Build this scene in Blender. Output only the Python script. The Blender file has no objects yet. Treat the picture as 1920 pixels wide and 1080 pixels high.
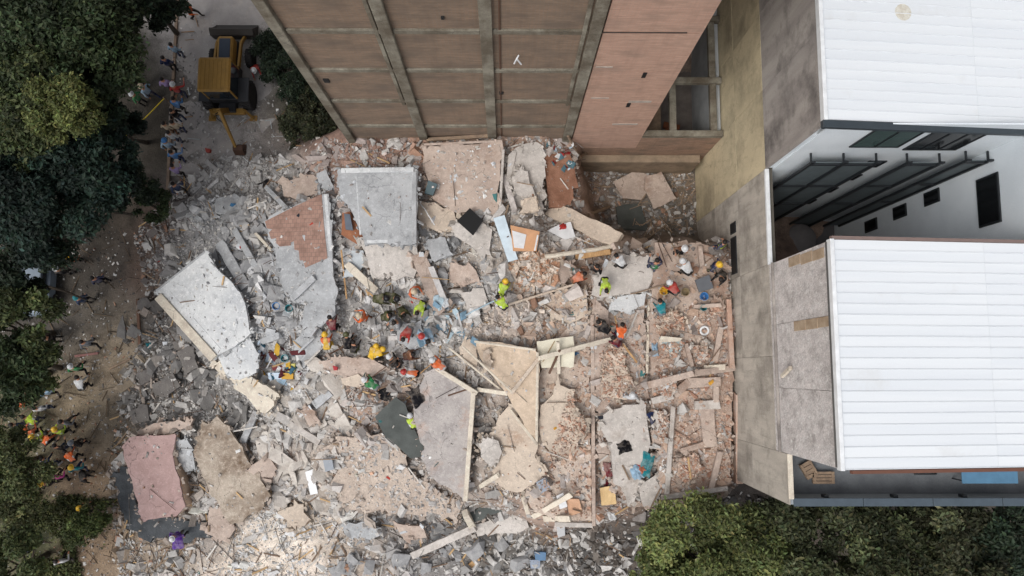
import bpy, bmesh, math, random
import numpy as np
from mathutils import Vector, Matrix, noise as mnoise
from mathutils.bvhtree import BVHTree

random.seed(7); rng = np.random.default_rng(7)
R = math.radians
scene = bpy.context.scene
col = scene.collection

# ------------------------------------------------------------------ camera
# drone camera, 38 m above the street, tilted about six degrees off the plumb line
FPX, CAMZ, NAD = 1400.0, 38.0, (948.0, 695.0)
_n = Vector(((NAD[0]-960)/FPX, -(NAD[1]-540)/FPX, -1)).normalized()
_wz = -_n
_wx = (Vector((1, 0, 0)) - _wz*_wz.x).normalized()
_wy = _wz.cross(_wx)
ROT = Matrix((_wx, _wy, _wz))                 # camera axes -> world axes
cam_data = bpy.data.cameras.new('camera')
cam_data.sensor_width = 36.0
cam_data.lens = FPX/1920*36.0
cam_data.clip_end = 2000
cam = bpy.data.objects.new('camera', cam_data)
col.objects.link(cam)
cam.matrix_world = Matrix.Translation((0, 0, CAMZ)) @ ROT.to_4x4()
scene.camera = cam
scene.render.resolution_x, scene.render.resolution_y = 1024, 576

# ------------------------------------------------------------------ light
SUN_AZ, SUN_EL = 228.0, 58.0      # degrees: azimuth clockwise from +Y (top of picture), elevation
world = bpy.data.worlds.new('World'); scene.world = world
world.use_nodes = True
nt = world.node_tree; nt.nodes.clear()
sky = nt.nodes.new('ShaderNodeTexSky'); sky.sky_type = 'NISHITA'; sky.sun_disc = False
sky.sun_elevation = R(SUN_EL); sky.sun_rotation = R(SUN_AZ)
sky.air_density = 1.0; sky.dust_density = 4.0; sky.ozone_density = 1.0
bg = nt.nodes.new('ShaderNodeBackground'); bg.inputs['Strength'].default_value = 0.15
wo = nt.nodes.new('ShaderNodeOutputWorld')
hs = nt.nodes.new('ShaderNodeHueSaturation'); hs.inputs['Saturation'].default_value = .3     # thin overcast: the even grey of a veiled sky
nt.links.new(sky.outputs[0], hs.inputs['Color']); nt.links.new(hs.outputs[0], bg.inputs[0]); nt.links.new(bg.outputs[0], wo.inputs[0])
sl = bpy.data.lights.new('sun', 'SUN'); sl.energy = 0.9; sl.angle = R(30); sl.color = (1.0, 0.95, 0.88)
sun = bpy.data.objects.new('sun', sl); col.objects.link(sun)
_d = Vector((math.sin(R(SUN_AZ))*math.cos(R(SUN_EL)), math.cos(R(SUN_AZ))*math.cos(R(SUN_EL)), math.sin(R(SUN_EL))))
sun.rotation_euler = _d.to_track_quat('Z', 'Y').to_euler()
sun.location = _d*60
vs = scene.view_settings
vs.view_transform = 'Standard'; vs.look = 'None'; vs.gamma = 1.0; vs.use_curve_mapping = False
vs.exposure = 0.18

# ------------------------------------------------------------------ pixel helpers (a pixel gives a direction only)
def ray(u, v):
    return (ROT @ Vector(((u-960)/FPX, -(v-540)/FPX, -1))).normalized()
CAMP = Vector((0, 0, CAMZ))
def P(u, v, z):
    d = ray(u, v); return CAMP + d*((z-CAMZ)/d.z)
def PY(u, v, Y):
    d = ray(u, v); return CAMP + d*(Y/d.y)
def proj(p):
    c = ROT.transposed() @ (Vector(p)-CAMP)
    return 960+FPX*c.x/-c.z, 540-FPX*c.y/-c.z

# ------------------------------------------------------------------ materials
def lin(c):
    return tuple((x/255/12.92 if x/255 <= .04045 else ((x/255+.055)/1.055)**2.4) for x in c)
MATS = {}
def nodes_of(m):
    m.use_nodes = True
    n = m.node_tree.nodes; n.clear()
    o = n.new('ShaderNodeOutputMaterial'); b = n.new('ShaderNodeBsdfPrincipled')
    m.node_tree.links.new(b.outputs[0], o.inputs[0])
    return n, m.node_tree.links, b
def mk(name, c, c2=None, scale=1.2, rough=.85, bump=.25, bscale=14., dirt=None, dirt_amt=.35, metal=0., spec=.3, vcol=False, fine=.16, streak=None, cracks=0., mottle=True):
    """procedural surface: two tones mixed by large noise, speckle, optional dirt patches, fine relief"""
    if name in MATS: return MATS[name]
    m = bpy.data.materials.new(name); MATS[name] = m
    n, L, b = nodes_of(m)
    tc = n.new('ShaderNodeTexCoord'); oi = n.new('ShaderNodeObjectInfo')
    vm = n.new('ShaderNodeVectorMath'); vm.operation = 'MULTIPLY_ADD'
    cb = n.new('ShaderNodeCombineXYZ')
    for i in range(3): L.new(oi.outputs['Random'], cb.inputs[i])
    vm.inputs[1].default_value = (37, 53, 71)
    L.new(cb.outputs[0], vm.inputs[0]); L.new(tc.outputs['Object'], vm.inputs[2])
    V = vm.outputs[0]
    if streak:
        mp = n.new('ShaderNodeMapping'); mp.inputs['Scale'].default_value = streak
        L.new(V, mp.inputs[0]); V2 = mp.outputs[0]
    else: V2 = V
    def noise(sc, det=6, rgh=.6, vec=None):
        t = n.new('ShaderNodeTexNoise'); t.inputs['Scale'].default_value = sc
        t.inputs['Detail'].default_value = det; t.inputs['Roughness'].default_value = rgh
        L.new(vec or V, t.inputs['Vector']); return t.outputs['Fac']
    def ramp(fac, a, bb):
        r = n.new('ShaderNodeMapRange'); r.inputs['From Min'].default_value = a; r.inputs['From Max'].default_value = bb
        L.new(fac, r.inputs['Value']); return r.outputs[0]
    def mix(fac, a, bb, mode='MIX'):
        x = n.new('ShaderNodeMix'); x.data_type = 'RGBA'; x.blend_type = mode
        if isinstance(fac, float): x.inputs['Factor'].default_value = fac
        else: L.new(fac, x.inputs['Factor'])
        for i, q in ((6, a), (7, bb)):
            if isinstance(q, tuple): x.inputs[i].default_value = (*q[:3], 1)
            else: L.new(q, x.inputs[i])
        return x.outputs[2]
    if c2 is None: c2 = tuple(x*.72 for x in c)
    base = mix(ramp(noise(scale, vec=V2), .35, .68), c, c2)
    if vcol:
        a = n.new('ShaderNodeAttribute'); a.attribute_name = 'Col'
        base = mix(1.0, a.outputs['Color'], base, 'MULTIPLY')
    if dirt:
        base = mix(ramp(noise(scale*.55, 8, .68), 1-dirt_amt-.12, 1-dirt_amt+.10), base, dirt)
    if cracks:      # scattered hairline cracks and a mottle of settled dust
        wv = n.new('ShaderNodeVectorMath'); wv.operation = 'MULTIPLY_ADD'; nn = n.new('ShaderNodeTexNoise'); nn.inputs['Scale'].default_value = 2.2; nn.inputs['Detail'].default_value = 5
        L.new(V, nn.inputs['Vector']); L.new(nn.outputs['Color'], wv.inputs[0]); wv.inputs[1].default_value = (.5,.5,.5); L.new(V, wv.inputs[2])
        vo = n.new('ShaderNodeTexVoronoi'); vo.feature = 'DISTANCE_TO_EDGE'; vo.inputs['Scale'].default_value = .75; L.new(wv.outputs[0], vo.inputs['Vector'])
        e = ramp(vo.outputs['Distance'], .012, .003); msk = ramp(noise(.6, 3), .5, .56)
        mu = n.new('ShaderNodeMath'); mu.operation = 'MULTIPLY'; mu.use_clamp = True; L.new(e, mu.inputs[0]); L.new(msk, mu.inputs[1])
        m2 = n.new('ShaderNodeMath'); m2.operation = 'MULTIPLY'; m2.inputs[1].default_value = cracks; L.new(mu.outputs[0], m2.inputs[0])
        base = mix(m2.outputs[0], base, tuple(x*.28 for x in c))
        if mottle: base = mix(ramp(noise(5.5, 9, .75), .5, .72), base, tuple(min(.75, x*1.22) for x in c))
        base = mix(ramp(noise(2.7, 9, .75, vec=V2), .54, .8), base, tuple(x*.55 for x in c2))
    f = ramp(noise(bscale*2.3, 3, .7), .25, .75)
    g = n.new('ShaderNodeMapRange'); g.inputs['To Min'].default_value = 1-fine; g.inputs['To Max'].default_value = 1+fine
    L.new(f, g.inputs['Value'])
    cx = n.new('ShaderNodeVectorMath'); cx.operation = 'SCALE'
    L.new(base, cx.inputs[0]); L.new(g.outputs[0], cx.inputs['Scale'])
    L.new(cx.outputs[0], b.inputs['Base Color'])
    b.inputs['Roughness'].default_value = rough; b.inputs['Metallic'].default_value = metal
    b.inputs['Specular IOR Level'].default_value = spec
    if bump:
        bp = n.new('ShaderNodeBump'); bp.inputs['Strength'].default_value = bump; bp.inputs['Distance'].default_value = .05
        L.new(noise(bscale, 8, .7), bp.inputs['Height']); L.new(bp.outputs[0], b.inputs['Normal'])
    return m
def brickmat(name, c, c2, mortar, bw=.25, bh=.075, mort=.012, axis='XZ', stain=None, bump=.4, stain_amt=.4):
    """courses too fine to see one by one: brick pattern on the two named axes of world space"""
    if name in MATS: return MATS[name]
    m = bpy.data.materials.new(name); MATS[name] = m
    n, L, b = nodes_of(m)
    g = n.new('ShaderNodeNewGeometry'); s = n.new('ShaderNodeSeparateXYZ'); L.new(g.outputs['Position'], s.inputs[0])
    cb = n.new('ShaderNodeCombineXYZ')
    L.new(s.outputs['XYZ'.index(axis[0])], cb.inputs[0]); L.new(s.outputs['XYZ'.index(axis[1])], cb.inputs[1])
    t = n.new('ShaderNodeTexBrick'); t.inputs['Scale'].default_value = 1
    t.inputs['Brick Width'].default_value = bw; t.inputs['Row Height'].default_value = bh
    t.inputs['Mortar Size'].default_value = mort; t.inputs['Mortar Smooth'].default_value = .3
    t.inputs['Color1'].default_value = (*c, 1); t.inputs['Color2'].default_value = (*c2, 1); t.inputs['Mortar'].default_value = (*mortar, 1)
    L.new(cb.outputs[0], t.inputs['Vector'])
    out = t.outputs['Color']
    no = n.new('ShaderNodeTexNoise'); no.inputs['Scale'].default_value = .55; no.inputs['Detail'].default_value = 9; no.inputs['Roughness'].default_value = .65
    mp = n.new('ShaderNodeMapping'); mp.inputs['Scale'].default_value = (1, 1, 2.2) if axis[1] == 'Z' else (1, 1, 1)
    L.new(g.outputs['Position'], mp.inputs[0]); L.new(mp.outputs[0], no.inputs['Vector'])
    if stain:
        r = n.new('ShaderNodeMapRange'); r.inputs['From Min'].default_value = .62-stain_amt*.3; r.inputs['From Max'].default_value = .8-stain_amt*.3
        L.new(no.outputs['Fac'], r.inputs['Value'])
        x = n.new('ShaderNodeMix'); x.data_type = 'RGBA'; L.new(r.outputs[0], x.inputs['Factor'])
        L.new(out, x.inputs[6]); x.inputs[7].default_value = (*stain, 1); out = x.outputs[2]
    # rows of courses that took the weather differently, and grime run down the face
    for sc, lo, hi, amt in (((.35,.35,7.), .42, .66, .30), ((2.2,2.2,.25), .5, .75, .28), ((.9,.9,16.), .4, .7, .22)):
        m3 = n.new('ShaderNodeMapping'); m3.inputs['Scale'].default_value = sc if axis[1] == 'Z' else (1.3,1.3,1.3); L.new(g.outputs['Position'], m3.inputs[0])
        n3 = n.new('ShaderNodeTexNoise'); n3.inputs['Scale'].default_value = 1.6; n3.inputs['Detail'].default_value = 7; n3.inputs['Roughness'].default_value = .65; L.new(m3.outputs[0], n3.inputs['Vector'])
        r3 = n.new('ShaderNodeMapRange'); r3.inputs['From Min'].default_value = lo; r3.inputs['From Max'].default_value = hi; r3.inputs['To Max'].default_value = amt; L.new(n3.outputs['Fac'], r3.inputs['Value'])
        x3 = n.new('ShaderNodeMix'); x3.data_type = 'RGBA'; L.new(r3.outputs[0], x3.inputs['Factor']); L.new(out, x3.inputs[6]); x3.inputs[7].default_value = (*[q*.42 for q in c2], 1); out = x3.outputs[2]
    L.new(out, b.inputs['Base Color']); b.inputs['Roughness'].default_value = .9
    bp = n.new('ShaderNodeBump'); bp.inputs['Strength'].default_value = bump; bp.inputs['Distance'].default_value = .02; bp.invert = True
    L.new(t.outputs['Fac'], bp.inputs['Height']); L.new(bp.outputs[0], b.inputs['Normal'])
    return m
def plain(name, c, rough=.6, metal=0., spec=.4, fine=.08, c2=None):
    return mk(name, c, c2 or tuple(x*.82 for x in c), scale=3, rough=rough, bump=.06, bscale=30, metal=metal, spec=spec, fine=fine)
def glass(name, c, rough=.12):
    if name in MATS: return MATS[name]
    m = bpy.data.materials.new(name); MATS[name] = m
    n, L, b = nodes_of(m)
    b.inputs['Base Color'].default_value = (*c, 1); b.inputs['Roughness'].default_value = rough
    b.inputs['Specular IOR Level'].default_value = .6
    t = n.new('ShaderNodeTexNoise'); t.inputs['Scale'].default_value = 1.5
    bp = n.new('ShaderNodeBump'); bp.inputs['Strength'].default_value = .03; L.new(t.outputs['Fac'], bp.inputs['Height']); L.new(bp.outputs[0], b.inputs['Normal'])
    return m

# ------------------------------------------------------------------ mesh helpers
class G:
    """collects boxes, bars, tubes, prisms in world space; build() links them as ONE mesh object"""
    def __init__(s): s.v = []; s.f = []; s.m = []
    def add(s, vs, fs, mi=0):
        k = len(s.v); s.v += [tuple(p) for p in vs]; s.f += [tuple(i+k for i in f) for f in fs]; s.m += [mi]*len(fs); return s
    def box(s, x0, x1, y0, y1, z0, z1, mi=0):
        return s.add([(x0,y0,z0),(x1,y0,z0),(x1,y1,z0),(x0,y1,z0),(x0,y0,z1),(x1,y0,z1),(x1,y1,z1),(x0,y1,z1)],
                     [(0,3,2,1),(4,5,6,7),(0,1,5,4),(1,2,6,5),(2,3,7,6),(3,0,4,7)], mi)
    def obox(s, M, sx, sy, sz, mi=0, taper=1.0):
        vs = []
        for z in (-.5, .5):
            k = 1 if z < 0 else taper
            for x, y in ((-.5,-.5),(.5,-.5),(.5,.5),(-.5,.5)): vs.append(M @ Vector((x*sx*k, y*sy*k, z*sz)))
        return s.add(vs, [(0,3,2,1),(4,5,6,7),(0,1,5,4),(1,2,6,5),(2,3,7,6),(3,0,4,7)], mi)
    def bar(s, a, b, w, h, mi=0, w2=None, h2=None):
        a, b = Vector(a), Vector(b); d = (b-a).normalized()
        up = Vector((0,0,1)) if abs(d.z) < .95 else Vector((0,1,0))
        r = d.cross(up).normalized(); u = r.cross(d)
        w2 = w2 or w; h2 = h2 or h; vs = []
        for p, ww, hh in ((a,w,h),(b,w2,h2)):
            for sx, sy in ((-1,-1),(1,-1),(1,1),(-1,1)): vs.append(p+r*sx*ww/2+u*sy*hh/2)
        return s.add(vs, [(0,1,2,3),(7,6,5,4),(0,4,5,1),(1,5,6,2),(2,6,7,3),(3,7,4,0)], mi)
    def tube(s, pts, r, n=7, mi=0, cap=True):
        pts = [Vector(p) for p in pts]; k = len(s.v); rr = r if isinstance(r, (list, tuple)) else [r]*len(pts)
        prev = None
        for i, p in enumerate(pts):
            d = (pts[min(i+1,len(pts)-1)]-pts[max(i-1,0)]).normalized()
            if prev is None:
                up = Vector((0,0,1)) if abs(d.z) < .9 else Vector((1,0,0)); x = d.cross(up).normalized()
            else:
                x = (prev-d*prev.dot(d)).normalized()
            prev = x; y = d.cross(x)
            for j in range(n):
                a = 2*math.pi*j/n; s.v.append(tuple(p+(x*math.cos(a)+y*math.sin(a))*rr[i]))
        for i in range(len(pts)-1):
            for j in range(n):
                q = (j+1) % n; s.f.append((k+i*n+j, k+i*n+q, k+(i+1)*n+q, k+(i+1)*n+j)); s.m.append(mi)
        if cap:
            s.f.append(tuple(k+j for j in reversed(range(n)))); s.m.append(mi)
            e = k+(len(pts)-1)*n; s.f.append(tuple(e+j for j in range(n))); s.m.append(mi)
        return s
    def lathe(s, prof, M=None, n=16, mi=0):
        M = M or Matrix(); k = len(s.v)
        for r, z in prof:
            for j in range(n):
                a = 2*math.pi*j/n; s.v.append(tuple(M @ Vector((r*math.cos(a), r*math.sin(a), z))))
        for i in range(len(prof)-1):
            for j in range(n):
                q = (j+1) % n; s.f.append((k+i*n+j, k+i*n+q, k+(i+1)*n+q, k+(i+1)*n+j)); s.m.append(mi)
        s.f.append(tuple(k+j for j in reversed(range(n)))); s.m.append(mi)
        e = k+(len(prof)-1)*n; s.f.append(tuple(e+j for j in range(n))); s.m.append(mi)
        return s
    def prism(s, pts, off, mi=0):
        off = Vector(off); n = len(pts); a = [Vector(p) for p in pts]
        vs = a+[p+off for p in a]
        return s.add(vs, [tuple(range(n)), tuple(reversed(range(n, 2*n)))]+[(i, i+n, (i+1) % n+n, (i+1) % n) for i in range(n)], mi)
    def build(s, name, mat, parent=None, origin=None, smooth=False, bevel=0):
        me = bpy.data.meshes.new(name)
        if parent is not None and origin is None: o0 = world_loc(parent)
        elif origin is not None: o0 = Vector(origin)
        else:
            a = np.array(s.v); o0 = Vector(((a[:,0].min()+a[:,0].max())/2, (a[:,1].min()+a[:,1].max())/2, a[:,2].min()))
        me.from_pydata([tuple(Vector(p)-o0) for p in s.v], [], s.f)
        for m in (mat if isinstance(mat, (list, tuple)) else [mat]): me.materials.append(m)
        if any(s.m): me.polygons.foreach_set('material_index', s.m)
        bm = bmesh.new(); bm.from_mesh(me); bmesh.ops.recalc_face_normals(bm, faces=bm.faces)
        if bevel: bmesh.ops.bevel(bm, geom=bm.edges[:], offset=bevel, segments=1, affect='EDGES', clamp_overlap=True)
        bm.to_mesh(me); bm.free()
        if smooth:
            me.shade_smooth()
            try: me.set_sharp_from_angle(angle=R(40))
            except Exception: pass
        o = bpy.data.objects.new(name, me); col.objects.link(o)
        if parent is not None: o.parent = parent
        else: o.location = o0
        LOC[o.name] = o0
        return o
LOC = {}
def world_loc(o): return LOC.get(o.name, Vector((0,0,0)))
def empty(name, loc):
    o = bpy.data.objects.new(name, None); col.objects.link(o); o.location = loc; o.empty_display_size = .3
    LOC[o.name] = Vector(loc); return o
def tag(o, label=None, cat=None, group=None, kind=None):
    if label: o['label'] = label
    if cat: o['category'] = cat; o['kind'] = 'thing'
    if group: o['group'] = group
    if kind: o['kind'] = kind
    return o
def link_copy(o, parent=None, loc=None):
    c = o.copy(); col.objects.link(c)
    if parent is not None: c.parent = parent
    if loc is not None: c.location = loc
    return c

# palette
CONC = mk('concrete_pale', lin((196,190,184)), lin((168,162,156)), scale=.9, dirt=lin((140,124,110)), dirt_amt=.34, bump=.3, cracks=.7)
CONCG = mk('concrete_grey_dust', lin((176,178,180)), lin((146,148,150)), scale=.8, dirt=lin((128,122,118)), dirt_amt=.32, bump=.3, cracks=.7)
CONCW = mk('concrete_whitewash', lin((206,208,208)), lin((180,183,186)), scale=.7, dirt=lin((150,148,146)), dirt_amt=.28, bump=.2, cracks=.7)
CONCP = mk('concrete_pinkish', lin((188,172,160)), lin((164,148,138)), scale=.9, dirt=lin((140,114,98)), dirt_amt=.38, bump=.35, cracks=.7)
CONCB = mk('concrete_beige', lin((200,186,170)), lin((178,164,150)), scale=1.0, dirt=lin((158,124,100)), dirt_amt=.33, bump=.25, cracks=.7)
CREAM = mk('render_cream', lin((214,204,188)), lin((190,180,166)), scale=1.4, dirt=lin((150,136,122)), dirt_amt=.32, bump=.3, cracks=.7)
SLATE = mk('slate_dark', lin((86,90,88)), lin((70,74,72)), scale=1.5, dirt=lin((112,108,102)), dirt_amt=.3, bump=.2)
WOOD = mk('wood_raw', lin((196,160,116)), lin((160,124,86)), scale=3, streak=(1,1,6), bump=.2, bscale=20)
WOODD = mk('wood_weathered', lin((150,130,110)), lin((118,102,88)), scale=3, bump=.25)
STEEL = plain('steel_rust', lin((96,72,58)), rough=.8)
REBAR = plain('rebar_rust', lin((78,58,48)), rough=.85)
BLACK = plain('black_matt', lin((26,26,28)), rough=.7)
WHITE = plain('white_paint', lin((226,228,230)), rough=.5)
# ------------------------------------------------------------------ ground: street, soil and the mound of rubble as one sheet
HP = [(350,20,0),(440,20,0),(400,120,0),(480,150,0),(350,250,0),(430,280,0),(560,150,0),(590,225,.3),(520,250,0),(350,340,0),(420,345,.3),(480,330,.8),(560,320,1.5),(610,290,2.6),
(200,100,0),(100,300,0),(200,400,0),(270,430,.3),(100,600,0),(200,600,.1),(30,800,0),(150,800,0),(200,900,0),(50,1000,0),(150,1030,0),(0,0,0),(0,400,0),(250,250,0),
(330,480,.8),(290,600,.3),(330,700,.6),(260,720,.2),(400,400,1.3),(440,450,2.0),(480,400,2.0),(470,540,2.8),(520,600,3.1),(430,620,2.2),(360,600,1.2),(380,720,.9),(450,790,1.3),(500,720,2.2),(560,700,2.9),(600,560,3.6),(560,470,3.3),
(660,272,4.2),(720,276,4.5),(800,270,4.7),(900,266,4.8),(1000,258,4.8),(1060,270,4.4),(1075,330,3.4),(1110,335,.2),(1200,330,0),(1290,330,0),(1200,410,0),(1290,410,0),(1130,400,.2),(1090,400,3.4),(1110,450,4.6),(1180,470,5.2),
(1200,435,.4),(1280,435,.2),(1290,470,5.4),(700,400,4.4),(640,430,3.8),(700,600,3.9),(800,500,4.5),(850,600,4.5),(950,450,5),(1000,520,5.1),(900,700,4.6),(1000,600,5.1),(1060,650,5.1),(1160,530,5.3),(1160,650,5.2),(1280,520,5.5),
(1340,480,5.6),(1300,620,5.4),(1370,600,5.7),(1290,720,5.4),(1280,880,5.2),(1350,890,5.2),(1170,850,5),(1190,930,4.8),(1050,820,4.8),(950,870,4.3),(1060,930,4.4),(850,850,3.7),(700,720,3.7),(750,900,2.7),(650,820,2.7),(650,900,2.1),
(560,820,2.1),(540,940,1.3),(600,1000,.9),(500,1060,.7),(750,1000,1.2),(850,1040,.8),(950,1040,.6),(1050,1040,.4),(1150,1030,.2),(1120,1010,.5),(1250,985,.1),(1330,970,0),(1400,950,0),(1500,1030,0),(1800,1000,0),
(400,850,1.2),(450,930,1.3),(330,900,.4),(400,1000,.6),(300,1030,.2),(230,950,0),(1600,500,0),(1600,100,0),(1900,700,0),(1000,100,0),(700,100,0),(1900,100,0),(640,200,.6),(100,1070,0),(300,1075,.3)]
_hp = np.array([[*P(u,v,z)] for u,v,z in HP])
def terrain0(X, Y):
    X = np.asarray(X, float); Y = np.asarray(Y, float)
    d2 = (X[...,None]-_hp[:,0])**2+(Y[...,None]-_hp[:,1])**2+.08
    w = 1/d2**2.0
    z = (w*_hp[:,2]).sum(-1)/w.sum(-1)
    far = np.clip((np.maximum(np.abs(X)-24, 0)+np.maximum(Y-18, 0)+np.maximum(-9-Y, 0))/6, 0, 1)
    return z*(1-far)
gx = np.concatenate([[-400,-150,-60], np.arange(-32, 32.01, .2), [60,150,400]])
gy = np.concatenate([[-400,-150,-50], np.arange(-15, 25.01, .2), [50,150,400]])
GX, GY = np.meshgrid(gx, gy)
Z0 = np.zeros_like(GX)
for i in range(GX.shape[0]): Z0[i] = terrain0(GX[i], GY[i])
rough = np.clip(Z0*.9, .0, 1)
NZ = np.zeros_like(GX)
for i in range(3, GX.shape[0]-3):
    for j in range(3, GX.shape[1]-3):
        r = rough[i,j]
        p = (GX[i,j]*.9, GY[i,j]*.9, 1.7)
        NZ[i,j] = (.03+.30*r)*mnoise.noise(p)+(.008+.12*r)*mnoise.noise((p[0]*3.4, p[1]*3.4, 5.))+(.005+.07*r)*mnoise.noise((p[0]*9, p[1]*9, 9.))
TZ = Z0+NZ
HM = TZ.copy()                                  # running top surface, raised as slabs are laid on it
def bil(A, x, y):
    i = int(np.clip(np.searchsorted(gx, x)-1, 0, len(gx)-2)); j = int(np.clip(np.searchsorted(gy, y)-1, 0, len(gy)-2))
    a = (x-gx[i])/(gx[i+1]-gx[i]); b = (y-gy[j])/(gy[j+1]-gy[j])
    return (A[j,i]*(1-a)+A[j,i+1]*a)*(1-b)+(A[j+1,i]*(1-a)+A[j+1,i+1]*a)*b
def hz(x, y): return float(bil(HM, x, y))
def hit(u, v):
    """first point of the top surface along the view direction of a pixel"""
    z = 8.0; p = P(u, v, z)
    while z > -.5:
        p = P(u, v, z)
        if hz(p.x, p.y) >= z: break
        z -= .05
    return p
# ground colour, place by place, darkest under the left-hand trees
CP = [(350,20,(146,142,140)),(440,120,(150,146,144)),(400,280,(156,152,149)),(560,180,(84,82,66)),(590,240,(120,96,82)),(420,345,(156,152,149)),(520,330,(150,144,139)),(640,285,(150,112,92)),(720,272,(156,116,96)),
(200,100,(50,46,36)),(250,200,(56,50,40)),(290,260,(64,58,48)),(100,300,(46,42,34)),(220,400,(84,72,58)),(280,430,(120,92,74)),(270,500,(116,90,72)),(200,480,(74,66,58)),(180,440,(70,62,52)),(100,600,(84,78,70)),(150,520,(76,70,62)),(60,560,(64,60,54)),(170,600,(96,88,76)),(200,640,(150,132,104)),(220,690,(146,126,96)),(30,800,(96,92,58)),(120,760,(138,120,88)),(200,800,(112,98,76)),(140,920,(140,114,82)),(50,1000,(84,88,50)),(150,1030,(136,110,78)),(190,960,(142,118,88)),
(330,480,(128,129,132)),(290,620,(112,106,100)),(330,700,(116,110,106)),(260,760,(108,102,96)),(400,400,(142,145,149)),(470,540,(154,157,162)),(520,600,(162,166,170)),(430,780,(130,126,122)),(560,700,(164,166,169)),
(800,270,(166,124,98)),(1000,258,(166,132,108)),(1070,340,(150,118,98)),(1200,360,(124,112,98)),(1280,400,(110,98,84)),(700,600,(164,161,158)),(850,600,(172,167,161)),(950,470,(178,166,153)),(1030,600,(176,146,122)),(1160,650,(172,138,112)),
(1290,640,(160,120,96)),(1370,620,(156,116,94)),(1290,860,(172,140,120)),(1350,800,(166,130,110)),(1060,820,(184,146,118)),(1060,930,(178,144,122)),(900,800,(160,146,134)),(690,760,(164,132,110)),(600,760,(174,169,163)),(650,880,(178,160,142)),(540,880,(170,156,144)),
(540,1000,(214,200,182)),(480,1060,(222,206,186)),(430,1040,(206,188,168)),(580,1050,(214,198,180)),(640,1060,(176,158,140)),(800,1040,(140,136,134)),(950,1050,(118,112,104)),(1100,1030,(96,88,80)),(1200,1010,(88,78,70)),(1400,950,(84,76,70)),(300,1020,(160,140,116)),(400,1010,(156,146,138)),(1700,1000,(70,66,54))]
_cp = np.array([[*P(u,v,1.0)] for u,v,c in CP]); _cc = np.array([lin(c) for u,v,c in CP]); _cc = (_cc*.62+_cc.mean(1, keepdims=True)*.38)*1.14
def zone(x, y):
    w = 1/((x-_cp[:,0])**2+(y-_cp[:,1])**2+.3)**2
    return (w[:,None]*_cc).sum(0)/w.sum()
nv = GX.size; nr, nc = GX.shape
me = bpy.data.meshes.new('ground')
idx = np.arange(nv).reshape(nr, nc)
quads = np.stack([idx[:-1,:-1], idx[:-1,1:], idx[1:,1:], idx[1:,:-1]], -1).reshape(-1, 4)
V = np.stack([GX, GY, TZ], -1).reshape(-1, 3)
def mesh_np(name, V, quads, cols=None, smooth=False):
    me = bpy.data.meshes.new(name); k = quads.shape[1]
    me.vertices.add(len(V)); me.vertices.foreach_set('co', V.astype(np.float32).ravel())
    me.loops.add(quads.size); me.loops.foreach_set('vertex_index', quads.astype(np.int32).ravel())
    me.polygons.add(len(quads)); me.polygons.foreach_set('loop_start', np.arange(0, quads.size, k, dtype=np.int32))
    me.polygons.foreach_set('loop_total', np.full(len(quads), k, np.int32))
    if cols is not None:
        a = me.color_attributes.new('Col', 'FLOAT_COLOR', 'POINT')
        a.data.foreach_set('color', np.concatenate([cols, np.ones((len(cols), 1))], 1).astype(np.float32).ravel())
    me.update(calc_edges=True); me.validate()
    if smooth: me.shade_smooth()
    else: me.shade_flat()
    return me
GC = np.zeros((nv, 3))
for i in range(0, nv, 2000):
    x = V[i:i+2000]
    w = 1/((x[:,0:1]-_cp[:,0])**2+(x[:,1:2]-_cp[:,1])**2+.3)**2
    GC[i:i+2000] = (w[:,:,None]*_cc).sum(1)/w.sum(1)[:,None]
gm = mesh_np('ground', V, quads, GC, True)
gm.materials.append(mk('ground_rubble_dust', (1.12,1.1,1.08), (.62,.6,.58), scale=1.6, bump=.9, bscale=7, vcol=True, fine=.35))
ground = bpy.data.objects.new('ground', gm); col.objects.link(ground); tag(ground, kind='structure')
# paved road edge: a kerb between street and planting strip, a sheet of worn asphalt
road = G()
rp = [(P(332,-60,0).x, 24.5), (P(332,-60,0).x, P(335,330,0).y), (P(420,330,0).x, P(420,330,0).y), (P(520,220,0).x, P(520,220,0).y), (P(500,120,0).x, P(500,120,0).y), (-11.2, 24.5)]
road.prism([(x, y, .03) for x, y in rp], (0,0,-.05))
road_o = tag(road.build('road', mk('asphalt_dusty', lin((160,156,153)), lin((138,134,132)), scale=1.1, dirt=lin((176,168,160)), dirt_amt=.36, bump=.3, bscale=20)), kind='structure')
xk = P(332,100,0).x
y = P(335,400,0).y
while y < 24:
    k = G(); k.box(xk-.17, xk-.01, y, y+1.17, -.05, .13+random.uniform(-.01,.01))
    k.build('kerb_stone', mk('kerb_concrete', lin((138,120,104)), lin((110,96,84)), scale=2), road_o, bevel=.015)
    y += 1.19
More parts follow.
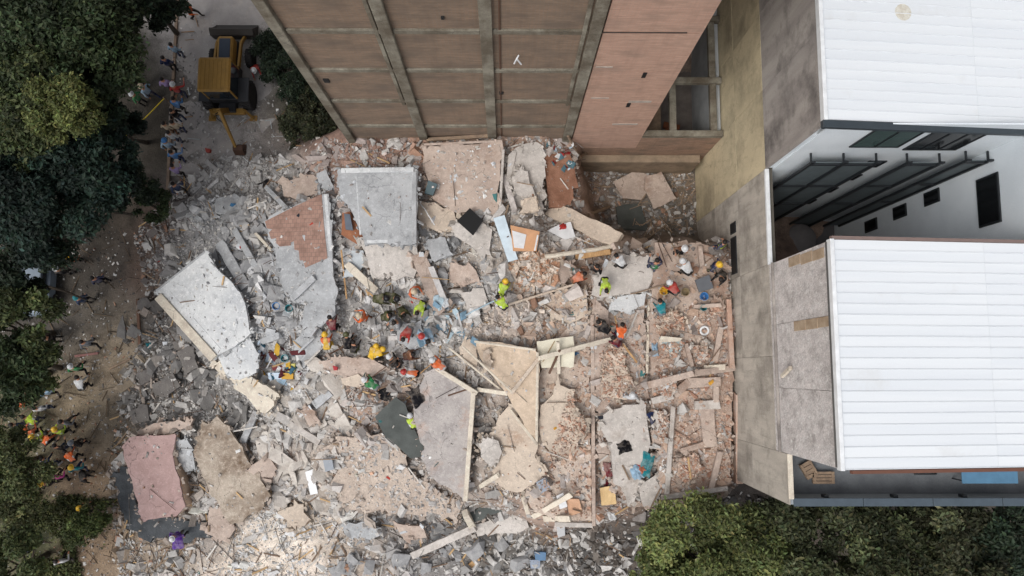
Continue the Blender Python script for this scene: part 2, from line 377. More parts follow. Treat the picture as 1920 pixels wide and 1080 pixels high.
# ------------------------------------------------------------------ brick tower at the head of the site
TW = 10.55
TCONC = mk('frame_concrete', lin((148,144,131)), lin((124,119,107)), scale=1.6, dirt=lin((96,88,76)), dirt_amt=.5, bump=.5, bscale=10, streak=(1.5,1.5,.5), cracks=.6, mottle=False)
TBR = brickmat('tower_brick', lin((146,121,100)), lin((128,106,89)), lin((128,118,106)), stain=lin((112,99,87)), stain_amt=.55)
PBR = brickmat('tower_brick_pink', lin((198,160,140)), lin((184,145,126)), lin((176,153,138)), stain=lin((162,136,121)), stain_amt=.45)
tower = empty('brick_building', (-.45, 15, 0))
tag(tower, 'tall brick tower with exposed grey concrete frame above the rubble', 'building')
G().box(-7.0, 6.15, TW+.2, 34, 0, 33).build('wall', TBR, tower)  # height and depth out of view enlarged to shade the street
colx = [-7.1, -3.75, -.62, 2.8]
for i, x in enumerate(colx):
    w = .4 if i else .36
    G().box(x-w/2, x+w/2, TW-.06, TW+.35, 0, 33).build('column', TCONC, tower, bevel=.02)
    if i in (1, 3):   # paired conduit ridge that climbs beside the column
        G().box(x-w/2-.2, x-w/2-.06, TW+.02, TW+.2, 9, 33).build('pilaster', TCONC, tower, bevel=.015)
    if i == 2: G().tube([(x+.42, TW+.08, 5), (x+.42, TW+.08, 33)], .035, 6).build('drain_pipe', STEEL, tower)
beamz = [3.3, 6.35, 9.39, 12.42, 15.5, 18.55, 21.6, 24.65, 27.7, 30.7]
for a, b in zip(colx[:-1], colx[1:]):
    for k_, z in enumerate(beamz):
        G().box(a+.202, b-.202, TW+.03, TW+.22, z-.14, z+.14).build('beam', TCONC, tower, bevel=.02)
        top = beamz[k_+1]-.14 if k_+1 < len(beamz) else 33
        zz = [z+.14, top]
        G().box(a+.19, b-.19, TW+.10, TW+.22, zz[0]-.02, zz[1]+.02).build('brick_panel', TBR, tower)
for k_, z in enumerate(beamz):
    top = beamz[k_+1] if k_+1 < len(beamz) else 33
    G().box(3.06, 6.2, TW+.03, TW+.21, z+.03, top).build('brick_panel', PBR, tower)
    G().box(3.06, 6.19, TW+.06, TW+.21, z-.0, z+.03).build('joint', TCONC, tower)
# dark slot windows and the long dark grey open joint in the pink bay
for (u, v, l) in ((1208,142,.45),(1178,198,.42)):
    p = PY(u, v, TW); G().box(p.x-.07, p.x+.07, TW+.005, TW+.1, p.z-l/2, p.z+l/2).build('slot_window', BLACK, tower)
p = PY(1200,62,TW); G().box(3.0, 5.7, TW+.0, TW+.1, p.z-.022, p.z+.022).build('open_joint', plain('joint_dark_grey', lin((70,60,54))), tower)
for (u, v, w, h) in ((830,38,.1,.16),(940,178,.16,.2),(612,155,.2,.3)):
    p = PY(u, v, TW); G().box(p.x-w/2, p.x+w/2, TW+.05, TW+.16, p.z-h/2, p.z+h/2).build('putlog_hole', BLACK, tower)
PATCH = mk('plaster_patch', lin((176,166,156)), lin((150,138,128)), scale=3)
for (u, v, w, h) in ((1200,192,.9,.22),(1172,234,1.1,.18),(1133,127,.6,.1),(1125,185,.7,.1)):
    p = PY(u, v, TW); G().box(p.x-w/2, p.x+w/2, TW+.015, TW+.1, p.z-h/2, p.z+h/2).build('plaster_patch', PATCH, tower, bevel=.01)
# torn wire bracket hanging on the wall
p = PY(972,112,TW-.1)
wb = G(); wb.tube([p+Vector((0,0,.35)), p+Vector((-.08,-.05,.1)), p+Vector((-.14,-.03,-.25))], .03, 5); wb.tube([p+Vector((-.05,-.04,.15)), p+Vector((.1,-.08,-.2))], .03, 5)
wb.build('bracket', WHITE, tower)
# ------------------------------------------------------------------ lower annex with the open roof grid
an = empty('annex', (8, 12.5, 0)); tag(an, 'low open-roofed brick annex with concrete roof beams beside the tower', 'building')
ABR = brickmat('annex_brick', lin((170,138,116)), lin((152,120,100)), lin((140,120,104)), stain=lin((112,100,88)), stain_amt=.5)
G().box(3.06, 9.86, TW+.03, TW+.25, 0, 3.3).box(6.2, 9.86, TW+.03, TW+.25, 3.3, 5.0).build('wall', ABR, an)
G().box(3.0, 9.6, TW-.35, TW+.03, 0, 2.2).build('plinth', mk('plinth_concrete', lin((150,132,112)), lin((120,106,90)), scale=1.2, dirt=lin((96,84,72)), dirt_amt=.4, bump=.4), an, bevel=.03)
G().box(6.2, 9.86, TW+.25, 20, .0, 1.2).build('floor', mk('annex_floor', lin((120,112,106)), lin((90,84,80)), scale=1.2), an)
G().box(9.5, 9.84, TW+.25, 20, 1.2, 4.9).build('inner_wall', mk('annex_plaster', lin((176,180,182)), lin((150,154,158)), scale=1), an)
for y0 in (TW+.0, 13.05, 16):
    G().box(6.2, 9.86, y0, y0+.28, 4.95, 5.25).build('roof_beam', TCONC, an, bevel=.02)
for x0 in (7.45, 9.3):
    for y0, y1 in ((TW+.285, 13.045), (13.335, 15.995)):
        G().box(x0, x0+.3, y0, y1, 4.95, 5.22).build('roof_beam', TCONC, an, bevel=.02)
G().box(6.21, 7.44, TW+.29, 13.04, 3.2, 3.3).build('shelf', WOODD, an)
o = G(); o.bar((7.9,11.6,1.22),(8.6,12.3,1.6),.5,.4).bar((8.0,12.4,1.3),(8.8,12.2,1.35),.3,.2)
tag(o.build('timber_pile', mk('wood_reddish', lin((140,86,58)), lin((110,70,50)))), 'reddish timber offcuts inside the open annex bay', 'timber')
# ------------------------------------------------------------------ white-roofed building on the right
XW = 9.887
wb_ = empty('white_roofed_building', (14, 3, 0)); tag(wb_, 'white metal-roofed building with grey walls and a deep courtyard', 'building')
OCH = mk('stucco_ochre', lin((210,196,164)), lin((190,177,148)), scale=.7, streak=(1,1,.35), dirt=lin((150,140,118)), dirt_amt=.42, bump=.35, cracks=.35, mottle=False)
TAN = mk('stucco_grey_tan', lin((192,185,174)), lin((166,159,150)), scale=1.1, streak=(1.6,1.6,.22), dirt=lin((130,124,116)), dirt_amt=.42, bump=.4, cracks=.35, mottle=False)
GRY = mk('concrete_formwork', lin((172,166,160)), lin((142,136,132)), scale=.9, streak=(1,1.6,.25), dirt=lin((90,86,84)), dirt_amt=.4, bump=.25)
BLK = mk('rough_block_wall', lin((212,206,203)), lin((184,178,176)), scale=2.6, streak=(1,1,.6), dirt=lin((150,143,140)), dirt_amt=.38, bump=1.0, bscale=9, fine=.34, cracks=.35, mottle=True)
PALE = mk('courtyard_white', lin((222,229,234)), lin((208,216,222)), scale=.6, bump=.05, dirt=lin((166,174,182)), dirt_amt=.25)
GROOVE = plain('joint_dark', lin((92,88,80)))
NY0, NY1, SY0, SY1, TY = 7.64, 20.0, -2.9, 3.96, -4.65
LOWN, LOWS, ROOFZ = 10.3, 11.4, 15.72
SL = .105
G().box(XW+.04, XW+.3, TY+.02, NY1, 0, LOWN-.1).build('wall', GROOVE, wb_)
def panels(y0, y1, z0, z1, ny, nz, mat, jit=.0, x=XW, t=.05, gap=.012):
    ys = np.linspace(y0, y1, ny+1); zs = np.linspace(z0, z1, nz+1)
    for i in range(ny):
        for j in range(nz):
            dx = random.uniform(-.008, .008)
            G().box(x+dx, x+t, ys[i]+gap/2, ys[i+1]-gap/2, zs[j]+gap/2, zs[j+1]-gap/2).build('wall_panel', mat, wb_)
panels(NY0, NY1, 0, LOWN, 4, 3, OCH)
panels(SY1, NY0, 0, LOWN, 1, 3, TAN)
panels(SY0, SY1, 0, LOWN, 2, 3, TAN)
panels(TY, SY0, 0, LOWS, 1, 3, TAN)
# upper blocks
G().box(XW+.06, 22, NY0+.05, NY1, LOWN, ROOFZ-1.4).build('block_core', PALE, wb_)
panels(NY0, NY1, LOWN+.003, ROOFZ-.05, 4, 1, GRY, x=XW+.005, t=.09)
G().box(XW+.06, 22, SY0+.02, SY1-.02, LOWN-.1, ROOFZ-1.4).build('block_core', GRY, wb_)
panels(SY0, SY1, LOWN+.003, ROOFZ-.05, 3, 1, BLK, x=XW+.005, t=.09)
# repairs and timber straps on the rough block wall
for (u0,v0,u1,v1) in ((1488,612,1556,602),(1478,492,1545,474)):
    for q in range(3):
        a = (u0+(u1-u0)*q/3, v0+(v1-v0)*q/3); b = (u0+(u1-u0)*(q+.93)/3, v0+(v1-v0)*(q+.93)/3)
        pts = []
        for (u, v) in (a, b):
            d = ray(u, v); t = (XW-.03)/d.x; pts.append(CAMP+d*t)
        yy = (pts[0].y+pts[1].y)/2
        G().box(XW-.025, XW+.01, yy-.17+random.uniform(-.02,.02), yy+.17, pts[0].z, pts[1].z).build('wall_patch', mk('patch_ochre', lin((176,158,136)), lin((150,130,108)), scale=3), wb_, bevel=.008)
G().bar((XW-.12, -.2, 11.5), (XW-.1, .1, 12.3), .1, .12).build('strap', CREAM, wb_)
# roofs: standing-seam panels laid in two runs, falling gently to the right
ROOFM = mk('roof_sheet_white', lin((225,229,232)), lin((215,220,225)), scale=.5, rough=.5, bump=.02, streak=(.12,2.5,1), dirt=lin((206,207,206)), dirt_amt=.28, fine=.03, spec=.4)
TRIM = plain('trim_white', lin((228,231,233)), rough=.5)
def roof_panel_mesh(name, x0, x1, w):
    g = G(); za = -SL*(x0-XW); zb = -SL*(x1-XW)
    sec = [(0,0),(.006,.02),(.022,.02),(.028,0),(w-.004,0)]
    a = [(x0, y, za+z) for y, z in sec]+[(x0, w-.004, za-.03), (x0, 0, za-.03)]
    b = [(x1, y, zb+z) for y, z in sec]+[(x1, w-.004, zb-.03), (x1, 0, zb-.03)]
    n = len(a); g.add(a+b, [tuple(range(n)), tuple(reversed(range(n,2*n)))]+[(i,i+n,(i+1)%n+n,(i+1)%n) for i in range(n)])
    o = g.build(name, ROOFM, origin=(0,0,0)); me = o.data; bpy.data.objects.remove(o); return me
def roof(y0, y1, xj, w=.325):
    ma = roof_panel_mesh('roof_panel', XW+.02, xj-.006, w); mb = roof_panel_mesh('roof_panel', xj+.006, 22.2, w)
    n = int(round((y1-y0)/w)); w2 = (y1-y0)/n
    for i in range(n):
        for k_, m in enumerate((ma, mb)):
            o = bpy.data.objects.new('roof_panel', m); col.objects.link(o); o.parent = wb_
            o.scale.y = w2/w; o.location = Vector((0, y0+i*w2, ROOFZ-.012*k_))-world_loc(wb_)
    G().box(XW-.07, XW+.06, y0-.02, y1+.02, ROOFZ-.22, ROOFZ+.06).build('roof_trim', TRIM, wb_, bevel=.01)
roof(NY0+.08, NY0+.08+.325*27, 15.0); roof(SY0, SY1, 14.85)
G().bar((XW-.1, NY0-.05, ROOFZ-.06), (22, NY0-.05, ROOFZ-.06-SL*12.2), .24, .2).build('gutter', plain('gutter_slate', lin((58,66,72)), rough=.4), wb_, bevel=.02)
G().bar((XW, SY1+.06, ROOFZ-.05), (22, SY1+.06, ROOFZ-.05-SL*12.1), .1, .16).build('flashing', plain('flashing_rust', lin((128,110,104))), wb_)
G().bar((XW+.3, SY0-.07, ROOFZ-.1), (22, SY0-.07, ROOFZ-.1-SL*11.8), .1, .14).build('fascia', plain('fascia_brown', lin((110,74,60))), wb_)
G().box(XW-.10, XW-.005, SY0, SY1, LOWN+.5, LOWN+.55).build('ledge', GRY, wb_)
G().tube([(XW-.05, SY0+.05, ROOFZ-.22), (XW-.05, SY1-.05, ROOFZ-.22)], .06, 6).build('cable', plain('cable_grey', lin((80,78,76))), wb_)
st = P(1690, 26, ROOFZ-.4); G().lathe([(.28,0),(.2,.004),(.01,.006)], Matrix.Translation((st.x, st.y, ROOFZ-SL*(st.x-XW)+.003)) @ Matrix.Rotation(SL, 4, 'Y'), 14).build('stain_patch', mk('roof_patch', lin((216,214,204)), lin((190,182,166)), scale=6), wb_)
# low coping between the blocks and round the terrace
G().box(XW-.02, XW+.13, SY1+.0, NY0, LOWN-.1, LOWN+.05).build('coping', TRIM, wb_, bevel=.01)
G().box(XW-.02, XW+.16, TY+.2, SY0-.005, LOWS, LOWS+.06).build('coping', CREAM, wb_, bevel=.01)
# courtyard
CW = 16.9
G().box(XW+.3, CW+.3, NY0+.0, NY0+.045, .3, ROOFZ-.2).build('courtyard_wall', PALE, wb_)
G().box(CW, CW+.25, SY1-.5, NY0-.002, .3, ROOFZ-1.1).build('courtyard_wall', PALE, wb_)
G().box(XW+.3, CW, SY1-.5, NY0, -.1, .3).build('courtyard_floor', plain('courtyard_paving', lin((92,90,92))), wb_)
FRM = plain('frame_charcoal', lin((34,38,42)), rough=.45); SCR = plain('screen_mesh', lin((92,102,106)), rough=.55)
PANE = glass('window_pane', lin((66,84,82))); DPANE = glass('window_dark', lin((24,26,28)))
def screen(x0, x1, top, nb):
    s = G(); s.box(x0, x1, NY0-.34, NY0-.31, 1, top).build('screen', SCR, wb_)
    for i in range(nb+1):
        x = x0+(x1-x0)*i/nb
        G().box(x-.045, x+.045, NY0-.43, NY0-.345, 1, top+.05).build('screen_post', FRM, wb_)
        G().box(x-.03, x+.03, NY0-.42, NY0-.02, top+.07, top+.13).box(x-.08, x+.08, NY0-.43, NY0-.36, top+.13, top+.3).build('bracket', FRM, wb_)
    for z in (top-.02, top-3.1, top-6.2): G().box(x0+.05, x1-.05, NY0-.42, NY0-.35, z-.1, z+.0).build('screen_rail', FRM, wb_)
screen(10.75, 13.06, 12.35, 2); screen(14.15, 15.3, 12.35, 1); screen(16.05, 16.82, 12.65, 1)
def window(x0, x1, z0, z1, mx, mz, pane):
    w = G(); d0, d1 = NY0-.05, NY0-.004
    w.box(x0, x1, d0, d1, z0, z0+.05).box(x0, x1, d0, d1, z1-.05, z1).box(x0, x0+.05, d0, d1, z0+.05, z1-.05).box(x1-.05, x1, d0, d1, z0+.05, z1-.05)
    for i in range(1, mx): x = x0+(x1-x0)*i/mx; w.box(x-.03, x+.03, d0, d1, z0+.05, z1-.05)
    f = w.build('window_frame', FRM, wb_)
    xs = np.linspace(x0+.05, x1-.05, mx+1); zs = np.linspace(z0+.05, z1-.05, mz+1)
    for i in range(mx):
        for j in range(mz): G().box(xs[i]+.025, xs[i+1]-.025, NY0-.03, NY0-.003, zs[j]+.015, zs[j+1]-.015).build('pane', pane, f, origin=world_loc(wb_))
window(11.75, 13.45, 13.2, 15.1, 2, 2, PANE); window(13.75, 15.6, 12.9, 15.1, 3, 1, DPANE)
for z in (11.2, 9.3, 7.2, 5): window(13.3, 13.95, z-.5, z+.3, 1, 1, DPANE); window(15.45, 15.95, z-.9, z-.1, 1, 1, DPANE)
def PXp(u, v, X): d = ray(u, v); return CAMP+d*(X/d.x)
for (u0,v0,u1,v1) in ((1831,335,1873,330),(1733,362,1762,357),(1675,390,1700,385),(1622,416,1645,411)):
    a = PXp(u0, v0, CW-.01); b = PXp(u1, v1, CW-.01); hy = 1.75 if u0 == 1831 else .55
    y1 = (a.y+b.y)/2+.05
    f = G().box(CW-.06, CW-.004, y1-hy, y1, a.z, b.z).build('window_frame', FRM, wb_, bevel=.015)
    G().box(CW-.068, CW-.062, y1-hy+.08, y1-.08, a.z+.08, b.z-.08).build('pane', DPANE, f, origin=world_loc(wb_))
tk = P(1530,432,1.2)
t = G(); t.lathe([(.75,.3),(.78,.35),(.78,1.5),(.7,1.62),(.3,1.75)], Matrix.Translation((tk.x-.9, tk.y-.5, 0)), 24)
tag(t.build('water_tank', plain('tank_grey', lin((120,116,116))), smooth=True), 'round grey water tank at the bottom of the dark courtyard', 'tank')
# slots in the foot of the wall
for (v0, v1) in ((416,437),(444,514)):
    a = PXp(1377, v0, XW); b = PXp(1377, v1, XW)
    f = G().box(XW-.03, XW+.03, b.y, a.y, 5.75, 6.5).build('vent_opening', FRM, wb_); G().box(XW-.035, XW-.031, b.y+.05, a.y-.05, 5.8, 6.45).build('void', BLACK, f, origin=world_loc(wb_))
# terrace
G().box(XW+.13, 22, TY+.2, SY0, LOWN-.15, LOWN).build('terrace_floor', mk('terrace_paving', lin((112,116,120)), lin((92,96,100)), scale=1.2), wb_)
RAILM = plain('rail_slate', lin((108,122,132)), rough=.5)
G().box(XW+.05, 22, TY, TY+.2, 0, 11.3).build('parapet', plain('parapet_grey', lin((150,158,164))), wb_)
for i in range(5):
    x0 = XW+.18+i*2.45; G().box(x0, x0+2.43, TY-.06, TY+.22, 11.303, 11.36).build('parapet_cap', plain('cap_slate', lin((74,86,96)), rough=.5), wb_, bevel=.01)
    G().box(x0+1.15, x0+1.3, TY+.2, TY+.3, 10.9, 11.2).build('wall_light', FRM, wb_)
tb = empty('table', (17.2, -3.55, LOWN)); tag(tb, 'bright blue folding table standing on the grey terrace', 'table')
BLUET = plain('table_blue', lin((84,126,156)), rough=.55)
G().box(16.2, 18.2, -3.98, -3.25, LOWN+.72, LOWN+.76).build('tabletop', BLUET, tb, bevel=.008)
for x in (16.3, 18.1):
    for y in (-3.9, -3.33): G().bar((x,y,LOWN),(x,y,LOWN+.72),.04,.04).build('leg', FRM, tb)
tr = empty('trestle', (15.3, -3.4, LOWN)); tag(tr, 'dark crossed folding trestle beside the blue table', 'trestle')
for s in (-1, 1): G().bar((15.3-.4*s, -3.75, LOWN+.02),(15.3+.4*s, -3.1, LOWN+.7+.03*s),.05,.05).build('leg', FRM, tr)
G().bar((14.95,-3.75,LOWN+.03),(15.65,-3.75,LOWN+.03),.04,.04).build('rail', FRM, tr)
for (u, v, w, h, a, lb) in ((1515,880,.45,.6,.5,'beige timber crate tilted against the terrace corner'),(1542,895,.8,.45,0,'flat pale board lying on the terrace corner')):
    p = P(u, v, LOWN+.1); g = G(); M = Matrix.Translation((p.x, p.y, LOWN+.12)) @ Matrix.Rotation(a, 4, 'Z')
    for q in range(4): g.obox(M @ Matrix.Translation((0, (q-1.5)*h/4, .08)), w, h/4-.02, .03)
    for q in (-1,1): g.obox(M @ Matrix.Translation((q*w*.4, 0, 0)), .06, h-.03, .22)
    tag(g.build('crate' if a else 'board', WOODD), lb, 'crate' if a else 'board')
# ------------------------------------------------------------------ fallen slabs, laid one on another over the mound
def inpoly(x, y, poly):
    r = False; n = len(poly); j = n-1
    for i in range(n):
        (xi, yi), (xj, yj) = poly[i], poly[j]
        if (yi > y) != (yj > y) and x < (xj-xi)*(y-yi)/(yj-yi)+xi: r = not r
        j = i
    return r
def grid_in(poly):
    xs = [p[0] for p in poly]; ys = [p[1] for p in poly]
    i0, i1 = np.searchsorted(gx, [min(xs), max(xs)]); j0, j1 = np.searchsorted(gy, [min(ys), max(ys)])
    return [(i, j) for j in range(j0, min(j1+1, len(gy))) for i in range(i0, min(i1+1, len(gx))) if inpoly(gx[i], gy[j], poly)]
PLANES = {}
def plane_fit(pix, lift=0., tilt=(0,0), follow=.7, pct=80):
    cu = sum(p[0] for p in pix)/len(pix); cv = sum(p[1] for p in pix)/len(pix)
    z0 = hit(cu, cv).z
    poly = [tuple(P(u, v, z0).xy) for u, v in pix]
    cells = grid_in(poly)
    if len(cells) < 4:
        c = P(cu, cv, z0); return np.array([tilt[0], tilt[1], z0+lift-tilt[0]*c.x-tilt[1]*c.y]), cells
    A = np.array([[gx[i], gy[j], 1] for i, j in cells]); z = np.array([HM[j,i] for i, j in cells])
    s, *_ = np.linalg.lstsq(A, z, rcond=None)
    g = np.clip(s[:2]*follow, -.28, .28)+np.array(tilt)
    off = np.percentile(z-A[:,:2]@g, pct)
    return np.array([g[0], g[1], off+lift]), cells
def on_plane(u, v, pl):
    d = ray(u, v); t = (pl[0]*CAMP.x+pl[1]*CAMP.y+pl[2]-CAMP.z)/(d.z-pl[0]*d.x-pl[1]*d.y)
    return CAMP+d*t
def edge_points(pts, rough, seg=.16):
    out = []; n = len(pts)
    for i in range(n):
        a, b = pts[i], pts[(i+1) % n]; L = (b-a).length
        nrm = Vector((b.y-a.y, a.x-b.x, 0)).normalized() if L > 0 else Vector()
        out.append(a+(Vector((random.gauss(0, rough*.4), random.gauss(0, rough*.4), 0)) if rough else Vector()))
        if rough <= 0: continue
        t = 0.
        while True:                                  # uneven chips: long straight runs broken by short bites
            t += random.choice((.07, .1, .16, .3, .5, .7))
            if t > L-.06: break
            out.append(a.lerp(b, t/L)+nrm*random.choice((1, 1, -1.6))*abs(random.gauss(0, rough)))
    return out
SLABS = []
EDGES = []
def slab(pix, mat, label, name='concrete_slab', cat='slab', th=.16, lift=.0, tilt=(0,0), rough=.035, follow=.7, pct=80, parent=None, pl=None, group=None):
    if pl is None:
        pl, cells = plane_fit(pix, lift, tilt, follow, pct); pl = pl.copy(); pl[2] += th+.13; th += .06
        for i, j in cells: HM[j,i] = max(HM[j,i], pl[0]*gx[i]+pl[1]*gy[j]+pl[2])
    top = edge_points([on_plane(u, v, pl) for u, v in pix], rough*1.5)
    n = len(top)
    bot = [p-Vector((random.gauss(0,rough*.5), random.gauss(0,rough*.5), th)) for p in top]
    g = G(); g.add(top+bot, [tuple(range(n)), tuple(reversed(range(n, 2*n)))]+[(i, i+n, (i+1)%n+n, (i+1)%n) for i in range(n)])
    o = g.build(name, mat, parent)
    if parent is None: tag(o, label, cat, group); SLABS.append(o)
    elif label: o['label'] = label
    PLANES[o.name] = pl
    if rough > .018: EDGES.append((top, th, mat.name))
    bm = bmesh.new(); bm.from_mesh(o.data); bmesh.ops.triangulate(bm, faces=[f for f in bm.faces if len(f.verts) > 4]); bm.to_mesh(o.data); bm.free()
    return o
def over(o, dz=.0):
    p = PLANES[o.name].copy(); p[2] += dz; return p
def upstand(o, a, b, w, h, mat, name='edge_beam', sink=.05):
    pl = over(o); A = on_plane(*a, pl); B = on_plane(*b, pl)
    return G().bar(A+Vector((0,0,h/2-sink)), B+Vector((0,0,h/2-sink)), w, h).build(name, mat, o, bevel=.02)
def rods(o, edge, n, length=.5):
    """bent reinforcing bars sticking out of a broken edge"""
    pl = over(o, -.08)
    for k in range(n):
        t = random.random(); u = edge[0][0]+(edge[1][0]-edge[0][0])*t; v = edge[0][1]+(edge[1][1]-edge[0][1])*t
        p = on_plane(u, v, pl); c = on_plane(edge[2][0], edge[2][1], pl); d = (p-c); d.z = 0; d.normalize()
        d = (d+Vector((random.gauss(0,.5), random.gauss(0,.5), random.gauss(.1,.3)))).normalized()
        l = length*random.uniform(.5,1.3)
        G().tube([p-d*.1, p+d*l*.5, p+d*l+Vector((random.gauss(0,.12),random.gauss(0,.12),random.uniform(-.2,.2)))], .014, 5).build('reinforcing_bar', REBAR, o)

# pit beside the tower
slab([(1150,340),(1195,318),(1225,332),(1205,375),(1165,372)], CONCP, 'small tan board sheet lying in the dark pit by the tower', name='board', cat='board', th=.05, rough=.01)
slab([(1210,330),(1240,322),(1268,372),(1226,392),(1208,352)], CONCP, 'larger tan board leaning across the pit floor', name='board', cat='board', th=.05, lift=.12, rough=.01)
slab([(1155,388),(1200,380),(1215,432),(1160,430)], SLATE, 'dark slate coloured board lying flat in the pit', name='board', cat='board', th=.05, lift=.02, rough=.01)
# broad floor slabs of the pancaked storeys
fs1 = slab([(1108,520),(1150,474),(1226,473),(1226,548),(1212,556),(1208,690),(1218,760),(1216,880),(1235,905),(1232,945),(1190,950),(1128,890),(1112,700)], CONCP, 'long grey-pink floor slab running along the brick-strewn terraces', name='floor_slab', th=.22, rough=.04, follow=.4, pct=50)
fs2 = slab([(1228,455),(1312,455),(1360,470),(1372,560),(1375,720),(1370,905),(1352,935),(1262,938),(1236,925),(1222,760),(1218,600)], mk('brick_dust_floor', lin((188,171,158)), lin((168,150,138)), scale=1.6, dirt=lin((150,125,110)), dirt_amt=.42, bump=.8, bscale=8), 'brick-dust covered top floor slab against the tan wall', name='floor_slab', th=.25, rough=.03, follow=.3, pct=50)
fs3 = slab([(1012,700),(1040,640),(1085,600),(1106,600),(1110,980),(1050,978),(1000,960),(985,930)], mk('brick_dust_floor_light', lin((204,190,177)), lin((184,168,155)), scale=1.6, dirt=lin((166,140,124)), dirt_amt=.38, bump=.8, bscale=8), 'brick-strewn floor slab with a straight right edge', name='floor_slab', th=.22, rough=.03, follow=.4, pct=50)
upstand(fs3, (1110,590), (1113,985), .16, .22, CONCP); upstand(fs3, (1112,984), (1040,982), .2, .2, CONC)
upstand(fs1, (1217,560), (1213,700), .12, .12, CREAM)
# slabs near the tower foot
sN = slab([(790,277),(865,268),(942,266),(945,285),(938,330),(935,400),(905,398),(850,398),(812,372),(800,330)], CONCP, 'pink-grey floor slab scattered with white scraps at the tower foot', th=.2, tilt=(0,.03))
upstand(sN, (944,280), (937,400), .12, .1, CONC); upstand(sN, (795,271), (942,264), .1, .1, CONCP)
slab([(952,290),(985,268),(1020,275),(1022,330),(1016,405),(985,402),(962,395),(948,345)], CONC, 'beige slab strip beside the white post under the tower', th=.18)
slab([(958,330),(978,310),(998,350),(1008,372),(985,378),(966,362)], CONC, 'broken beige slab piece resting on the beige strip', th=.12, lift=.02)
slab([(982,372),(1006,368),(1010,396),(975,398)], CONCB, 'squarish beige slab fragment on the beige strip', th=.1, lift=.02)
slab([(1025,290),(1068,288),(1080,330),(1070,385),(1030,390),(1022,340)], mk('rust_earth_slab', lin((150,112,92)), lin((120,84,66)), scale=2, bump=.7), 'rust-brown slab at the edge of the pit', th=.18)
slab([(784,375),(815,380),(850,396),(864,432),(842,438),(800,425),(783,410)], CONCB, 'cream slab corner wedged beside the white pole', th=.14, lift=.05)
slab([(845,420),(905,416),(922,430),(918,468),(905,485),(885,462),(850,440)], CONC, 'pale tiled slab piece under the black panel', th=.12)
# big grey slabs
sA2 = slab([(672,445),(784,445),(782,494),(776,521),(758,516),(740,526),(722,516),(698,520),(686,480)], CONC, 'dusty lower slab broken off below the large grey roof slab', th=.2, lift=.1)
sA = slab([(631,322),(636,316),(770,314),(783,318),(783,380),(780,458),(735,456),(684,458),(668,418),(655,385),(638,372)], CONCG, 'large grey roof slab with a raised rim lying by the tower', th=.24, lift=.55, tilt=(0,.02), rough=.02)
upstand(sA, (640,320), (776,318), .22, .12, CONCW, 'rim'); upstand(sA, (777,322), (777,456), .2, .11, CONCG, 'rim'); upstand(sA, (668,330), (676,440), .09, .06, CONCW, 'rim'); upstand(sA, (688,452), (728,452), .16, .07, CONCW, 'rim')
sB = slab([(495,414),(550,386),(604,362),(616,362),(624,470),(632,545),(628,590),(603,612),(570,632),(566,600),(572,572),(550,566),(533,552),(524,520),(518,490),(512,462),(500,446)], CONCG, 'grey floor slab still carrying a patch of brown tiles', th=.2, lift=.15, rough=.03)
TILE = brickmat('floor_tile_brown', lin((164,132,118)), lin((152,120,107)), lin((130,108,98)), bw=.2, bh=.2, mort=.012, axis='XY', stain=lin((176,144,130)), stain_amt=.3, bump=.2)
slab([(497,415),(552,387),(603,364),(607,420),(614,484),(572,502),(568,488),(562,488),(560,470),(552,468),(551,452),(545,454),(545,460),(524,462),(518,456),(518,446),(508,448),(504,436),(510,430),(500,428)], TILE, None, name='tile_patch', th=.03, rough=.0, parent=sB, pl=over(sB, .025))
upstand(sB, (611,364), (620,470), .16, .08, CONCW); rods(sB, ((566,600),(603,612),(560,520)), 5)
sC = slab([(290,549),(340,507),(387,470),(399,490),(404,500),(433,527),(450,548),(459,568),(464,594),(470,625),(440,650),(404,668),(380,640),(330,590)], CONCW, 'large whitewashed slab tilted down towards the trees', th=.22, lift=.5, tilt=(.03,.0), rough=.02)
upstand(sC, (298,556), (402,672), .42, .16, CREAM, 'edge_beam', .02); upstand(sC, (318,545), (415,655), .06, .05, CONCG, 'rib')
upstand(sC, (292,546), (385,472), .12, .06, CONCG, 'rib'); rods(sC, ((433,527),(459,568),(380,560)), 6)
sC2 = slab([(408,668),(440,652),(468,632),(482,660),(486,690),(470,705),(440,712),(425,702)], CONCW, 'smooth white slab end below the large whitewashed slab', th=.2, lift=.32, rough=.02)
slab([(398,672),(412,676),(432,706),(470,708),(500,722),(522,744),(512,760),(496,776),(478,760),(462,742),(440,726),(414,704)], CREAM, 'bright cream broken wall piece at the end of the white slabs', name='wall_fragment', cat='wall piece', th=.32, lift=.2, rough=.05)
# lower left
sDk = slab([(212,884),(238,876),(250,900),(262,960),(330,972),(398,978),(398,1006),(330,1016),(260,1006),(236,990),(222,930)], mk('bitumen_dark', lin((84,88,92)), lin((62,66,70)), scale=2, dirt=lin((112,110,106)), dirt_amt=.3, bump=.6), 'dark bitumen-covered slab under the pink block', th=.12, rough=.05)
sE = slab([(377,798),(407,780),(430,800),(453,836),(478,880),(508,930),(482,962),(432,984),(402,932),(378,892),(362,846)], mk('slab_earth_stained', lin((188,176,162)), lin((166,154,140)), scale=.9, dirt=lin((104,84,66)), dirt_amt=.45, bump=.5, cracks=.7), 'beige roof slab stained with dark brown earth', th=.2, lift=.2)
pink = mk('roof_pink_seal', lin((172,146,142)), lin((156,130,126)), scale=1.4, dirt=lin((178,164,156)), dirt_amt=.28, bump=.25, cracks=.7)
pts = [(228,838),(243,820),(290,817),(328,812),(323,853),(338,910),(348,950),(330,968),(264,977),(247,900),(234,862)]
plD = np.array([0.0, .06, 1.75])
c0 = on_plane(285, 890, plD); plD[2] += 1.55-c0.z
